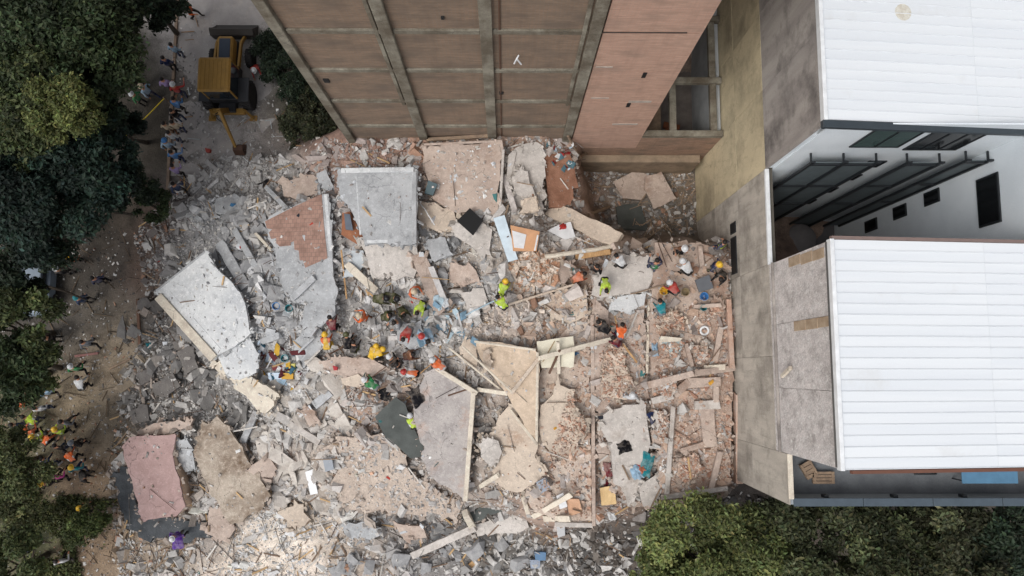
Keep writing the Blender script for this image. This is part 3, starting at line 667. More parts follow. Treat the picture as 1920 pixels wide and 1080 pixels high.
sD = slab(pts, pink, 'pink-topped fallen roof block beside the trampled soil', name='roof_block', cat='block', th=.12, rough=.02, pl=plD)
CRO = mk('block_side_rust', lin((232,208,186)), lin((216,186,160)), scale=2, dirt=lin((196,130,86)), dirt_amt=.3, bump=.4)
b = G(); tp = [on_plane(u, v, plD) for u, v in pts]; cen = sum(tp, Vector())/len(tp)
tp = [cen+(p-cen)*.985-Vector((0,0,.122)) for p in tp]
b.prism(tp, (0,0,-1.25)); b.build('side_wall', CRO, sD)
slab([(243,818),(287,794),(334,787),(362,786),(356,800),(330,810),(290,815)], CONCP, 'pinkish sloping slab end north of the pink block', th=.16, lift=.35, rough=.03)
slab([(328,826),(352,822),(362,850),(366,880),(348,886),(334,862)], CONCG, 'small grey slab between pink block and stained slab', th=.14, lift=.2)
slab([(392,950),(420,948),(440,985),(425,1018),(400,1010),(383,1000)], CONCP, 'pinkish broken slab below the stained slab', th=.16, lift=.12, rough=.05)
# centre and lower centre
sF = slab([(627,820),(668,808),(720,812),(752,822),(762,852),(772,892),(800,902),(836,922),(862,952),(860,976),(800,965),(735,967),(690,962),(643,952),(636,922),(622,906),(634,880),(626,850)], mk('slab_plaster_crumb', lin((194,180,167)), lin((168,153,141)), scale=1.4, dirt=lin((166,130,108)), dirt_amt=.32, bump=1.0, cracks=.7, bscale=9), 'broad crumbling slab coated in pinkish plaster dust', th=.22, lift=.1, rough=.07)
rods(sF, ((643,952),(860,976),(740,890)), 7)
sH = slab([(792,700),(812,690),(848,708),(893,737),(886,800),(880,880),(872,938),(836,912),(806,892),(788,860),(796,840),(780,800),(776,760)], mk('slab_grey_smeared', lin((174,168,164)), lin((148,142,140)), scale=1.1, dirt=lin((172,130,104)), dirt_amt=.32, bump=.4, cracks=.7), 'grey smeared slab framed by cream edge beams', th=.2, lift=.28, rough=.03)
upstand(sH, (888,735), (873,938), .2, .24, CREAM); upstand(sH, (818,690), (895,738), .2, .2, CREAM)
upstand(sH, (840,742), (876,730), .07, .08, STEEL, 'steel_angle')
sI2 = slab([(893,835),(912,812),(930,806),(936,778),(960,758),(985,800),(1008,832),(1002,856),(1027,890),(1000,908),(968,922),(944,918),(928,900),(918,868)], CONCB, 'pale cracked slab sliding below the tan floor slab', th=.18, lift=.18)
slab([(898,832),(914,818),(934,826),(934,862),(922,876),(908,862)], CONC, 'small pale slab fragment at the crack of the pale slab', th=.1, lift=.04)
sI = slab([(888,637),(940,642),(1003,655),(1012,668),(1010,740),(1008,836),(985,800),(962,762),(950,738),(910,690)], mk('floor_tan_tile', lin((200,182,162)), lin((182,164,144)), scale=1.4, dirt=lin((180,162,144)), dirt_amt=.3, bump=.15, cracks=.7), 'tan tiled floor slab split by a diagonal timber', th=.18, lift=.5, rough=.015)
upstand(sI, (1008,660), (1006,832), .12, .1, CREAM); upstand(sI, (888,640), (1005,656), .1, .09, CREAM)
sJ = slab([(1014,760),(1036,738),(1046,700),(1052,722),(1076,730),(1084,768),(1092,818),(1078,848),(1052,858),(1034,852),(1016,826),(1010,790)], CONCB, 'beige slab island with a broken neck among brick dust', th=.16, lift=.1)
slab([(1082,770),(1094,782),(1102,812),(1092,828),(1084,800)], CONCB, 'narrow beige slab sliver beside the slab island', th=.12, lift=.08)
slab([(1006,640),(1075,630),(1078,655),(1076,688),(1016,690)], mk('panel_ivory', lin((222,218,200)), lin((204,198,180)), scale=2, bump=.1), 'ivory panel lying behind the long pale post', name='panel', cat='panel', th=.08, lift=.3, rough=.01)
slab([(1018,562),(1048,542),(1100,540),(1104,596),(1072,604),(1036,600)], CONCB, 'flat cream slab beside the crushed brick heap', th=.16, lift=.1)
slab([(866,640),(880,634),(896,652),(894,688),(878,684),(862,664)], CONCB, 'rounded pale slab piece beside the timber frame', th=.12, lift=.3)
sK = slab([(1124,782),(1165,764),(1210,754),(1215,800),(1214,870),(1200,905),(1190,940),(1178,950),(1164,914),(1148,900),(1146,850),(1128,806)], CONC, 'smooth pale slab between the two terrace edges', th=.16, lift=.06)
slab([(1198,905),(1228,892),(1236,910),(1232,948),(1208,950),(1200,930)], CONC, 'small square pale slab at the terrace end', th=.14, lift=.08)
slab([(1112,520),(1150,480),(1222,478),(1224,520),(1215,545),(1140,556),(1110,552)], CONC, 'clean pale slab by the men in lime vests', th=.1, lift=.03)
slab([(1150,556),(1212,548),(1208,572),(1176,588),(1140,580)], CONCW, 'light grey slab strip below the clean pale slab', th=.1, lift=.03)
sG = slab([(703,782),(722,762),(742,744),(760,757),(772,790),(794,842),(790,856),(770,860),(745,836),(722,818)], SLATE, 'dark slate-green panel tilted against the dusty slab', name='panel', cat='panel', th=.07, lift=.35, tilt=(.08,0), rough=.01)
slab([(600,676),(650,668),(700,672),(728,690),(700,706),(650,708),(612,700)], CONCP, 'low beige-grey slab in front of the rescue crew', th=.16, lift=.05)
slab([(640,708),(672,702),(690,716),(670,726),(642,722)], CONCB, 'small beige slab beside the green-shirted worker', th=.12, lift=.05)
slab([(550,640),(585,600),(612,622),(600,660),(570,690)], CONCG, 'grey slab shard below the tiled floor slab', th=.14, lift=.05)
slab([(888,984),(940,970),(984,961),(992,988),(970,1000),(930,1000),(896,1006)], CONC, 'grey wall panel fallen along the lower rubble edge', th=.2, lift=.3, rough=.02)
slab([(770,480),(800,475),(830,560),(835,582),(822,590),(795,545)], CONCP, 'long grey slab strip right of the large grey slab', th=.16, lift=.05)
slab([(1000,480),(1040,470),(1080,500),(1060,535),(1010,530)], CONCP, 'rubble-strewn slab in the heap of white fragments', th=.14)
slab([(520,340),(575,325),(612,335),(606,362),(560,375),(530,368)], CONCP, 'grey-pink slab half buried north of the tiled slab', th=.16, lift=.05)
slab([(594,326),(612,318),(628,352),(620,362),(600,352)], CONCG, 'small upright-edged slab between tiled and grey slabs', th=.14, lift=.15)
slab([(405,372),(440,362),(455,398),(430,410),(402,398)], CONCG, 'grey concrete sheet lying at the edge of the street', th=.14, lift=.05)
slab([(862,968),(905,945),(950,938),(958,955),(910,970),(880,985)], SLATE, 'dark hollow slab exposed behind the grey wall panel', th=.1, lift=-.2)
slab([(460,880),(500,850),(520,880),(500,912)], CONCP, 'pinkish slab corner right of the stained slab', th=.14, lift=.05)
slab([(560,770),(580,760),(600,790),(580,800)], CONCP, 'pink broken plaster slab near the cream wall piece', th=.12, lift=.1)
slab([(1240,710),(1262,702),(1270,730),(1250,748),(1236,735)], CONC, 'pale hexagonal slab lump between crossed beams', th=.3, lift=.1)
slab([(1130,680),(1150,640),(1175,650),(1170,690),(1190,720),(1170,750),(1130,745)], CONCB, 'orange-beige slab patch left of the white-clad worker', th=.12, lift=.02)
slab([(740,605),(790,602),(800,640),(770,655),(745,645)], CONCG, 'flat grey slab in the middle of the rescue crew', th=.12, lift=.02)
slab([(640,520),(660,470),(682,470),(690,500),(670,515)], mk('tarp_white', lin((196,202,206)), lin((176,182,186)), scale=3, bump=.3), 'crumpled white round board between the two grey slabs', name='board', cat='board', th=.06, lift=.1)
slab([(1228,768),(1252,772),(1248,812),(1230,806)], CONC, 'pale slab corner left of the thin terrace column', th=.14, lift=.05, rough=.04)
slab([(1270,862),(1300,850),(1318,880),(1296,902),(1272,895)], CONCP, 'broken plate lying in the brick rubble of the top floor', th=.12, lift=.05, rough=.05)
slab([(1330,560),(1352,556),(1356,592),(1336,596)], CONCP, 'small plate beside the narrow brick wall strip', th=.12, lift=.05, rough=.04)
slab([(1240,588),(1268,580),(1282,606),(1258,622),(1238,612)], CONCB, 'dusty plate above the pale teal sheet', th=.12, lift=.04, rough=.05)
slab([(1300,648),(1325,640),(1332,668),(1310,680)], CONC, 'pale plate beside the round beam end', th=.14, lift=.05, rough=.05)
slab([(1120,560),(1142,585),(1140,612),(1118,605)], CONCP, 'small plate beside the men at the long post', th=.12, lift=.05, rough=.05)
slab([(840,500),(880,490),(900,520),(870,540),(845,530)], CONCP, 'pinkish plate left of the lime-vested pair', th=.14, lift=.1, tilt=(.1,.05), rough=.05)
slab([(860,548),(905,540),(920,575),(880,590)], CONC, 'pale plate beside the pale blue pipe', th=.14, lift=.1, tilt=(-.08,.05), rough=.05)
slab([(800,450),(835,445),(850,475),(815,490)], CONCG, 'grey plate below the cream slab corner', th=.14, lift=.1, tilt=(.1,-.05), rough=.05)
slab([(590,860),(620,835),(640,860),(615,885)], CONC, 'pale plate left of the crumbling slab', th=.16, lift=.12, tilt=(.12,.0), rough=.05)
slab([(520,960),(560,945),(585,975),(545,995)], CONCB, 'cream plate in the pale dust patch', th=.14, lift=.1, tilt=(.05,.1), rough=.05)
slab([(640,985),(700,975),(715,1000),(660,1012)], CONCG, 'grey plate below the crumbling slab', th=.16, lift=.1, tilt=(.0,.12), rough=.05)
slab([(735,980),(790,985),(800,1008),(760,1015)], CONCP, 'pinkish plate above the slanting grey beam', th=.16, lift=.12, tilt=(-.05,.1), rough=.05)
slab([(905,660),(918,652),(922,690),(908,700)], CONCB, 'thin cream plate in the timber frame', th=.1, lift=.02, rough=.03)
rods(sE, ((478,880),(508,930),(420,880)), 6); rods(sA2, ((698,520),(776,521),(730,480)), 7); rods(sI2, ((944,918),(1027,890),(960,850)), 6, .4); rods(sH, ((806,892),(872,938),(840,800)), 6); rods(sK, ((1128,806),(1148,900),(1180,850)), 5, .4); rods(sB, ((518,490),(500,446),(580,480)), 5); rods(sJ, ((1052,858),(1034,852),(1050,790)), 4, .4); rods(sC2, ((440,712),(486,690),(450,670)), 5)
# far-left masonry lumps
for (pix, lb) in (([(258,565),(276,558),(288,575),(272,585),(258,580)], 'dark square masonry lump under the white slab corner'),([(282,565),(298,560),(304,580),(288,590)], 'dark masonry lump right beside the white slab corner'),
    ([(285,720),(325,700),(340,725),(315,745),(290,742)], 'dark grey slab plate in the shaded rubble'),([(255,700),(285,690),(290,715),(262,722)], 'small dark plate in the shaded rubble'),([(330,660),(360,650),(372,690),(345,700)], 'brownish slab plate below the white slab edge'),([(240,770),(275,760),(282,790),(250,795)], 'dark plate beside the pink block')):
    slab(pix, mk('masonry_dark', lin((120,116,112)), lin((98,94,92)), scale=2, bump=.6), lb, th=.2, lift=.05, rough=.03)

# ------------------------------------------------------------------ beams, posts, planks
def beam(a, b, w, h, mat, label, name='concrete_beam', cat='beam', lift=0., rnd=False, bow=.0, group=None, endlift=(0,0)):
    A = hit(*a); B = hit(*b); n = 14
    la = hz(A.x, A.y)+endlift[0]; lb = hz(B.x, B.y)+endlift[1]
    off = np.percentile([hz(*(A.lerp(B, i/n)).xy)-(la+(lb-la)*i/n) for i in range(n+1)], 75)
    za = la+max(off,0)+h/2+lift+.03; zb = lb+max(off,0)+h/2+lift+.03
    A = P(*a, za); B = P(*b, zb)
    g = G()
    if rnd:
        pts = [A.lerp(B, i/8)+Vector((random.gauss(0,.01), random.gauss(0,.01), bow*math.sin(math.pi*i/8))) for i in range(9)]
        g.tube(pts, [w/2*(1-.15*i/8) for i in range(9)], 8)
    else:
        m = max(2, int((B-A).length/.35)); d = (B-A).normalized(); r = d.cross(Vector((0,0,1))).normalized(); u = r.cross(d); k = []
        vs = []
        for i in range(m+1):
            p = A.lerp(B, i/m)+u*bow*math.sin(math.pi*i/m)
            jw = 1+random.uniform(-.1,.1)*(mat in (CONC,CREAM,CONCP,CONCG,CONCB)); 
            for sx, sy in ((-1,-1),(1,-1),(1,1),(-1,1)): vs.append(p+r*sx*w/2*jw+u*sy*h/2*jw+(d*random.gauss(0,.03) if i in (0,m) else Vector()))
        fs = [(0,1,2,3), tuple(4*m+q for q in (3,2,1,0))]
        for i in range(m):
            for q in range(4): fs.append((4*i+q, 4*i+4+q, 4*i+4+(q+1)%4, 4*i+(q+1)%4))
        g.add(vs, fs)
    return tag(g.build(name, mat, bevel=0 if rnd else min(.015, h*.15), smooth=rnd), label, cat, group)
PINKB = mk('brick_wall_strip', lin((186,154,136)), lin((166,134,117)), scale=2, dirt=lin((186,170,158)), dirt_amt=.45, bump=.5)
beam((1384,738),(1384,905),.32,.5,PINKB,'pink plastered wall stub standing along the tan wall', 'wall_stub', 'wall piece', .1)
beam((1215,722),(1300,700),.28,.22,CONCP,'left length of broken beam crossing the brick rubble'); beam((1300,700),(1392,688),.26,.22,CONCP,'right length of broken beam reaching the tan wall')
beam((1222,752),(1262,742),.26,.22,CONC,'short pale beam below the hexagonal lump'); beam((1262,742),(1292,714),.34,.25,CONCP,'diagonal beam joining two broken lengths')
beam((1288,718),(1352,715),.4,.22,CONCP,'wide beam under the crossed lengths on the right'); beam((1342,715),(1342,755),.24,.24,CONCP,'short post standing out from the wide beam')
beam((1302,760),(1350,758),.36,.2,CONC,'pale lintel above the upright column strip'); beam((1324,766),(1332,838),.62,.18,CONCP,'flat wide column strip lying in brick dust')
beam((1350,846),(1332,922),.24,.2,CONCP,'long narrow column below the flat strip'); beam((1262,762),(1250,930),.2,.18,CONC,'thin long column across the right terrace')
beam((1275,846),(1322,832),.24,.16,CONCP,'short tilted kerb piece on the right terrace'); beam((1240,932),(1365,915),.2,.2,CONC,'curved edge beam at the terrace end', bow=.05)
beam((1352,612),(1340,676),.24,.2,CONCP,'short upright column near the white ring'); beam((1286,645),(1298,688),.18,.18,CONCP,'stub of column below the grey sheet')
beam((1365,560),(1372,690),.2,.3,PINKB,'narrow brick wall strip below the wall vents', 'wall_stub', 'wall piece')
beam((1312,462),(1316,500),.2,.2,CONCP,'short stub by the men at the wall vents'); beam((1300,575),(1352,572),.16,.16,CONCP,'low beam behind the blue bucket')
beam((1320,690),(1360,688),.26,.2,CREAM,'pale cylinder-like beam end among crossed lengths')
beam((945,330),(965,395),.26,.26,mk('post_speckled', lin((206,200,196)), lin((160,152,148)), scale=5, bump=.5),'speckled white square post leaning on the beige strip','post','post',.05)
beam((808,500),(838,575),.26,.2,mk('post_plaster_white', lin((204,202,200)), lin((172,170,170)), scale=4, bump=.4),'white plastered post lying right of the grey slabs','post','post',.1)
beam((1032,392),(1160,452),.8,.28,CONCB,'massive pale beam fallen along the edge of the pit')
beam((1022,481),(1146,463),.22,.2,CREAM,'long round pale pole above the wooden beam','pole','pole',.12,rnd=True)
beam((1080,482),(1146,472),.24,.14,WOOD,'thick golden wooden beam beside the white-shirted man','wooden_beam','wood',.05)
beam((1098,405),(1142,388),.2,.18,WOODD,'broken log end sticking over the pit','log','wood',.1,rnd=True)
beam((1150,462),(1212,452),.3,.2,CONCP,'beam end at the rim of the pit'); beam((1212,448),(1248,422),.06,.06,WOODD,'thin stick pointing over the dark pit','stick','wood',.2)
beam((842,652),(948,738),.09,.1,CREAM,'long white frame member of the fallen timber frame','frame_member','timber',.35); beam((868,650),(960,735),.08,.09,CREAM,'second white frame member beside the tan slab','frame_member','timber',.5)
beam((895,730),(952,738),.18,.16,CREAM,'short white post bridging frame and tan slab','post','post',.3)
beam((958,738),(1010,672),.16,.14,CONCB,'diagonal crumbling strip across the tan slab','concrete_beam','beam',.02); beam((1010,672),(1145,636),.2,.2,CREAM,'long pale post reaching the orange-vested men','post','post',.15)
beam((1046,640),(1048,700),.14,.12,CREAM,'pale stem of post below the ivory panel','post','post',.05)
beam((958,770),(1008,835),.12,.1,CREAM,'thin white strut over the pale cracked slab','strut','timber',.05)
beam((930,578),(1082,532),.1,.1,CONCB,'long slender beam above the crushed brick heap','strut','timber',.15); beam((858,598),(935,560),.08,.08,mk('pipe_blue_grey', lin((176,196,206)), lin((150,170,182))),'pale blue plastic pipe across grey rubble','pipe','pipe',.1,rnd=True)
beam((772,1042),(892,988),.34,.24,CONC,'grey beam slanting out of the lower rubble',endlift=(.1,.5)); beam((872,962),(886,985),.3,.4,CREAM,'cream stub holding the fallen wall panel','wall_stub','wall piece',.2)
beam((1000,968),(1072,926),.22,.18,CREAM,'cream diagonal strut inside the broken corner','strut','timber',.1); beam((1020,972),(1070,972),.26,.18,CREAM,'cream sill lying along the slab corner','strut','timber',.05)
beam((980,930),(990,962),.2,.16,CREAM,'short cream strut left of the broken corner','strut','timber',.1); beam((872,1070),(898,1046),.24,.1,WOOD,'short sawn plank at the lower edge of rubble','plank','wood',.05)
beam((900,912),(935,890),.2,.14,CREAM,'short pale strut below the pale cracked slab','strut','timber',.1)
beam((1050,975),(1052,1003),.36,.3,WHITE,'white broken block below the slab corner','wall_stub','wall piece',-.6)
beam((650,495),(705,545),.34,.14,CREAM,'cream board piece sloping among the crew debris','plank','wood',.12); beam((640,470),(650,560),.07,.06,WOOD,'thin yellow stick beside the tiled slab','stick','wood',.15)
beam((690,548),(718,570),.08,.06,WOOD,'short yellow stick by the helmeted firefighters','stick','wood',.2); beam((480,645),(525,628),.3,.2,CONCG,'grey beam stump in the fine rubble')
beam((500,690),(520,655),.05,.05,WHITE,'thin white pole above the heap of household goods','pole','pole',.25); beam((560,660),(590,632),.1,.08,CONCG,'narrow grey strut near the tiled slab','strut','timber',.1)
beam((602,672),(655,645),.07,.06,STEEL,'rusty steel bar left of the rescue crew','steel_bar','steel',.15); beam((690,712),(745,672),.05,.05,STEEL,'rusty rod held by the rescue crew','steel_bar','steel',.5,rnd=True)
beam((770,715),(812,680),.05,.05,WOOD,'wooden pole running up to the white-helmeted worker','pole','pole',.4,rnd=True); beam((1165,642),(1195,680),.08,.06,WOOD,'wooden plank below the orange-vested men','plank','wood',.08)
beam((455,830),(482,770),.32,.2,CONCG,'dark grey beam beside the stained slab',lift=.1); beam((590,760),(620,735),.4,.2,CONCG,'pale grey beam stump right of the cream wall piece'); beam((545,795),(600,830),.3,.2,CONC,'broken pale strip amid white lumps')
beam((500,352),(535,388),.22,.22,CONCG,'grey column piece north of the tiled slab',lift=.1); beam((480,438),(510,470),.14,.12,CREAM,'pale stick leaning on the tiled slab','stick','wood',.1)
beam((412,455),(462,540),.5,.2,CONCG,'grey comb-edged strip above the whitewashed slab',lift=.05); beam((440,430),(480,500),.3,.2,CONCG,'grey dusty column beside the comb-edged strip')
beam((548,560),(590,520),.3,.2,CONCG,'grey dusty strip left of the tiled slab foot',lift=-.02); beam((205,692),(245,672),.1,.1,WOODD,'weathered plank on the yellowish soil','plank','wood',.02); beam((140,668),(185,662),.12,.08,mk('plank_red', lin((150,110,104)), lin((120,84,80))),'reddish plank on the soil near the trees','plank','wood',.02)
beam((258,560),(262,645),.14,.1,mk('plank_brown', lin((120,92,76)), lin((96,74,62))),'brown plank beside the whitewashed slab','plank','wood',.02)
beam((785,376),(815,422),.06,.06,WHITE,'bent white pole across the cream slab corner','pole','pole',.1,rnd=True,bow=.1); beam((1182,552),(1252,532),.06,.06,WOODD,'long shovel handle lying on the pale slab','handle','tool',.04,rnd=True)
beam((1050,655),(1030,700),.1,.1,STEEL,'rusty angle iron under the ivory panel','steel_bar','steel',.05)
beam((800,262),(930,254),.16,.14,WOODD,'dark timber lying along the tower foot','plank','wood',.1); beam((1065,255),(1090,300),.1,.1,WOODD,'splintered timber at the pit corner','plank','wood',.2); beam((1085,296),(1112,278),.14,.1,WOODD,'splintered stub leaning on the tower plinth','plank','wood',.2)

# ------------------------------------------------------------------ loose flat goods
def sheet(pix, mat, label, name, cat, th=.05, lift=.12, tilt=(0,0)):
    return slab(pix, mat, label, name=name, cat=cat, th=th, lift=lift, tilt=tilt, rough=0, pct=92, follow=.4)
sheet([(857,414),(881,390),(906,413),(887,441)], BLACK, 'black square panel lying on the pale slabs', 'panel', 'panel', .05)
o = sheet([(925,409),(946,403),(971,486),(953,491)], plain('door_pale_blue', lin((204,220,230)), rough=.4), 'pale blue door leaf lying across the rubble', 'door', 'door', .05, .2)
upstand(o, (950,445), (954,443), .05, .05, STEEL, 'handle', 0)
o = sheet([(957,422),(1012,434),(1006,471),(962,470)], plain('board_orange', lin((208,160,122)), rough=.6), 'orange wooden cabinet back with a white panel', 'cabinet', 'cabinet', .1, .1)
slab([(960,432),(987,440),(982,466),(964,464)], WHITE, None, name='panel', th=.03, rough=0, parent=o, pl=over(o, .03))
slab([(1007,440),(1010,441),(1004,470),(1001,470)], WHITE, None, name='trim', th=.03, rough=0, parent=o, pl=over(o, .03))
sheet([(1027,432),(1050,420),(1070,416),(1079,444),(1060,449),(1046,442)], WHITE, 'curved white board beside the massive beam', 'board', 'board', .04, .2)
sheet([(803,338),(820,345),(812,366),(796,362)], plain('screen_teal', lin((64,84,90))), 'dark teal window unit leaning on the pink-grey slab', 'window_unit', 'window', .1, .15)
sheet([(748,392),(660,396),(690,462),(640,420)][:0] or [(642,398),(655,395),(684,450),(676,462),(640,440)], mk('plywood_red', lin((158,108,80)), lin((130,86,64)), scale=3), 'reddish plywood sheet beside the large grey slab', 'board', 'board', .04, .05)
sheet([(645,400),(656,402),(662,432),(648,430)], plain('board_grey_blue', lin((96,104,116))), 'blue-grey board on the reddish plywood', 'board', 'board', .04, .1)
sheet([(1236,632),(1284,640),(1278,655),(1262,672),(1240,650)], mk('sheet_pale_teal', lin((176,190,192)), lin((150,164,166)), scale=3, bump=.3), 'crumpled pale teal sheet on the brick rubble', 'sheet', 'sheet', .04, .12)
sheet([(1234,642),(1240,630),(1280,634),(1275,640)], CREAM, 'cream board edge above the pale teal sheet', 'board', 'board', .05, .2)
sheet([(1304,525),(1330,515),(1338,540),(1312,548)], plain('tarp_grey', lin((100,104,110))), 'folded grey tarpaulin at the bucket line', 'tarpaulin', 'tarpaulin', .08, .05)
sheet([(1125,915),(1152,910),(1156,945),(1128,948)], mk('chip_board', lin((216,188,142)), lin((190,160,116)), scale=3), 'yellow chipboard piece at the terrace gap', 'board', 'board', .05, .1)
sheet([(1043,930),(1056,924),(1064,950),(1050,955)], WHITE, 'white curved panel in the broken corner', 'panel', 'panel', .06, .25)
sheet([(1062,935),(1086,936),(1092,960),(1068,968)], mk('plaster_peach', lin((210,170,140)), lin((186,146,118)), scale=3), 'peach plaster slab in the broken corner', 'wall_fragment', 'wall piece', .1, .1)
sheet([(1005,905),(1022,895),(1034,915),(1015,925)], plain('tile_grey_blue', lin((160,168,180))), 'grey-blue tile stack in the broken corner', 'tile_stack', 'tiles', .1, .1)
sheet([(572,885),(586,880),(596,925),(582,928)], WHITE, 'white torn sheet in the lower grey rubble', 'sheet', 'sheet', .04, .1)
sheet([(605,860),(622,858),(626,880),(610,885)], plain('slate_blue', lin((150,156,164))), 'blue-grey slate square amid pale lumps', 'slate', 'slate', .06, .1)
for (u, v, w, h, c, lb, nm) in ((1013,1043,22,16,(96,130,164),'blue plastic box in the lower rubble edge','box'),(1003,1058,20,16,(150,160,176),'pale blue box below the blue plastic box','box'),
    (520,690,22,10,(120,40,44),'dark red bundle in the household goods','bundle'),(545,690,16,14,(214,206,120),'yellow-lilac carton among household goods','carton'),(522,705,40,12,(190,206,222),'pale blue basin among household goods','basin'),(538,705,24,12,(206,160,60),'yellow crate among household goods','crate'),
    (628,690,9,9,(170,40,50),'small red toolbox left of the crew','toolbox'),(389,281,10,8,(150,60,50),'red carton on the street by the digger','carton'),(1185,300,6,6,(220,60,60),'','')):
    if lb: sheet([(u-w/2,v-h/2),(u+w/2,v-h/2+random.uniform(-3,3)),(u+w/2-1,v+h/2),(u-w/2+2,v+h/2)], plain('goods_%d_%d'%(u,v), lin(c)), lb, nm, nm, .14, .04)
# ------------------------------------------------------------------ loose rubble
def bvh_of(objs):
    vs, fs, own = [], [], []
    for k, o in enumerate(objs):
        b = len(vs); loc = o.location
        vs += [v.co+loc for v in o.data.vertices]
        for p in o.data.polygons: fs.append([b+i for i in p.vertices]); own.append(k)
    return BVHTree.FromPolygons(vs, fs), own
laid = [o for o in col.objects if o.parent is None and o.type == 'MESH' and o.get('category')]
_objs = [ground]+laid
BV, OWN = bvh_of(_objs)
def drop(u, v):
    p, n, i, d = BV.ray_cast(CAMP, ray(u, v))
    if p is None: return None
    return p, n, _objs[OWN[i]]
OUT = [(640,262),(1080,255),(1090,400),(1112,455),(1310,455),(1375,440),(1392,700),(1392,905),(1340,945),(1112,992),(1170,1010),(1190,1085),(225,1085),(205,880),(230,690),(290,600),(250,440),(330,340),(430,285),(560,300),(620,262)]
CUBE = np.array([(-1,-1,-1),(1,-1,-1),(1,1,-1),(-1,1,-1),(-1,-1,1),(1,-1,1),(1,1,1),(-1,1,1)], float)*.5
CF = np.array([(0,3,2,1),(4,5,6,7),(0,1,5,4),(1,2,6,5),(2,3,7,6),(3,0,4,7)])
def rotm(n):
    q = rng.normal(size=(n,4)); q[:,1:3] *= .28; q /= np.linalg.norm(q, axis=1)[:,None]; w,x,y,z = q.T
    return np.stack([np.stack([1-2*(y*y+z*z),2*(x*y-z*w),2*(x*z+y*w)],-1),np.stack([2*(x*y+z*w),1-2*(x*x+z*z),2*(y*z-x*w)],-1),np.stack([2*(x*z-y*w),2*(y*z+x*w),1-2*(x*x+y*y)],-1)],1)
def frags(pos, size, aspect, colr):
    n = len(pos); T = CUBE[None]+rng.normal(0, .11, (n,8,3)); T[:,4:,:2] *= rng.uniform(.7,1.,(n,1,1))
    T *= size[:,None,None]*aspect[:,None,:]
    V = np.einsum('nij,nkj->nki', rotm(n), T)+pos[:,None]
    F = (CF[None]+8*np.arange(n)[:,None,None]).reshape(-1,4)
    return V.reshape(-1,3), F, np.repeat(colr, 8, 0)
RUBM = mk('rubble_mixed', (1.05,1.05,1.05), (.8,.79,.78), scale=5, bump=.5, bscale=12, vcol=True, fine=.12)
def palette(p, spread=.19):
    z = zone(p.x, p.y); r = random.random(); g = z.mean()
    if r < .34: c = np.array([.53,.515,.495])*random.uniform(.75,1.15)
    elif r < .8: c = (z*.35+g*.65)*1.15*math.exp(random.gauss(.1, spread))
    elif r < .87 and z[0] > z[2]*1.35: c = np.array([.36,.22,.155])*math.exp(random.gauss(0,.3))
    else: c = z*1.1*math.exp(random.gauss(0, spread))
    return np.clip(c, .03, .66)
BARE = {'floor_slab': .3}
def scatter(n, smin, smax, power, poly, slabp=.04, asp=(1,.68,.34), dens=None):
    xs = [p[0] for p in poly]; ys = [p[1] for p in poly]; pos, sz, cc = [], [], []
    tries = 0
    while len(pos) < n and tries < n*7:
        tries += 1
        u = random.uniform(min(xs), max(xs)); v = random.uniform(min(ys), max(ys))
        if not inpoly(u, v, poly): continue
        if dens is not None and random.random() > dens(u, v): continue
        h = drop(u, v)
        if h is None: continue
        p, nn, o = h
        if o is not ground:
            pr = BARE.get(o.name.split('.')[0], slabp)
            if 'crumbling' in o['label'] or 'crushed' in o['label']: pr = .5
            if o['category'] in ('beam','post','wall piece'): pr = .01
            if o['category'] in ('panel','door','cabinet','board','wood','timber','pole') or random.random() > pr: continue
            s = smin+(smax-smin)*random.random()**(power+2)
        else: s = smin+(smax-smin)*random.random()**power
        pos.append((p.x, p.y, p.z+s*.12)); sz.append(s); cc.append(palette(p))
    n = len(pos)
    a = np.array(asp)[None]*np.exp(rng.normal(0,.36,(n,3)))
    return frags(np.array(pos), np.array(sz), a, np.array(cc))
def clump(u, v): return .1+.9*min(1, max(0, mnoise.noise((u*.014, v*.014, 3.))*.75+.5+.3*mnoise.noise((u*.05, v*.05, 8.))))**1.3
def stuff(name, parts, mat, label):
    k = 0; Vs, Fs, Cs = [], [], []
    for V_, F_, C_ in parts: Vs.append(V_); Fs.append(F_+k); Cs.append(C_); k += len(V_)
    me = mesh_np(name, np.concatenate(Vs), np.concatenate(Fs), np.concatenate(Cs)); me.materials.append(mat)
    o = bpy.data.objects.new(name, me); col.objects.link(o); tag(o, label, kind='stuff'); return o
WEST = [(290,600),(250,440),(330,340),(430,300),(620,330),(640,700),(600,780),(480,800),(230,800),(230,690)]
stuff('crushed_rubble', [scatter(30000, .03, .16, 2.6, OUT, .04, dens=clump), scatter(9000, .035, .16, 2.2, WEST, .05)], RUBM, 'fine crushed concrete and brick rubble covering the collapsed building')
stuff('broken_rubble', [scatter(3400, .14, .55, 2.6, OUT, .0, dens=lambda u, v: clump(u, v)*(.15 if 400 < u < 640 and v > 960 else 1))], RUBM, 'broken concrete and brick lumps between the fallen slabs')
LITTER = [(332,20),(480,60),(600,240),(640,330),(420,330),(330,330)]
SOIL = [(0,480),(230,420),(290,600),(230,700),(205,880),(230,1085),(0,1085)]
PITP = [(1095,320),(1300,315),(1305,440),(1130,440)]
EDGE = [(1112,992),(1340,948),(1390,915),(1480,960),(1300,1085),(900,1085)]
stuff('scattered_litter', [scatter(1600, .03, .16, 2.5, LITTER, .05), scatter(2600, .03, .14, 2.5, SOIL, .05), scatter(700, .05, .3, 2.2, PITP, .2), scatter(900, .05, .4, 2.2, EDGE, .05)], RUBM, 'small stones and litter scattered round the site')
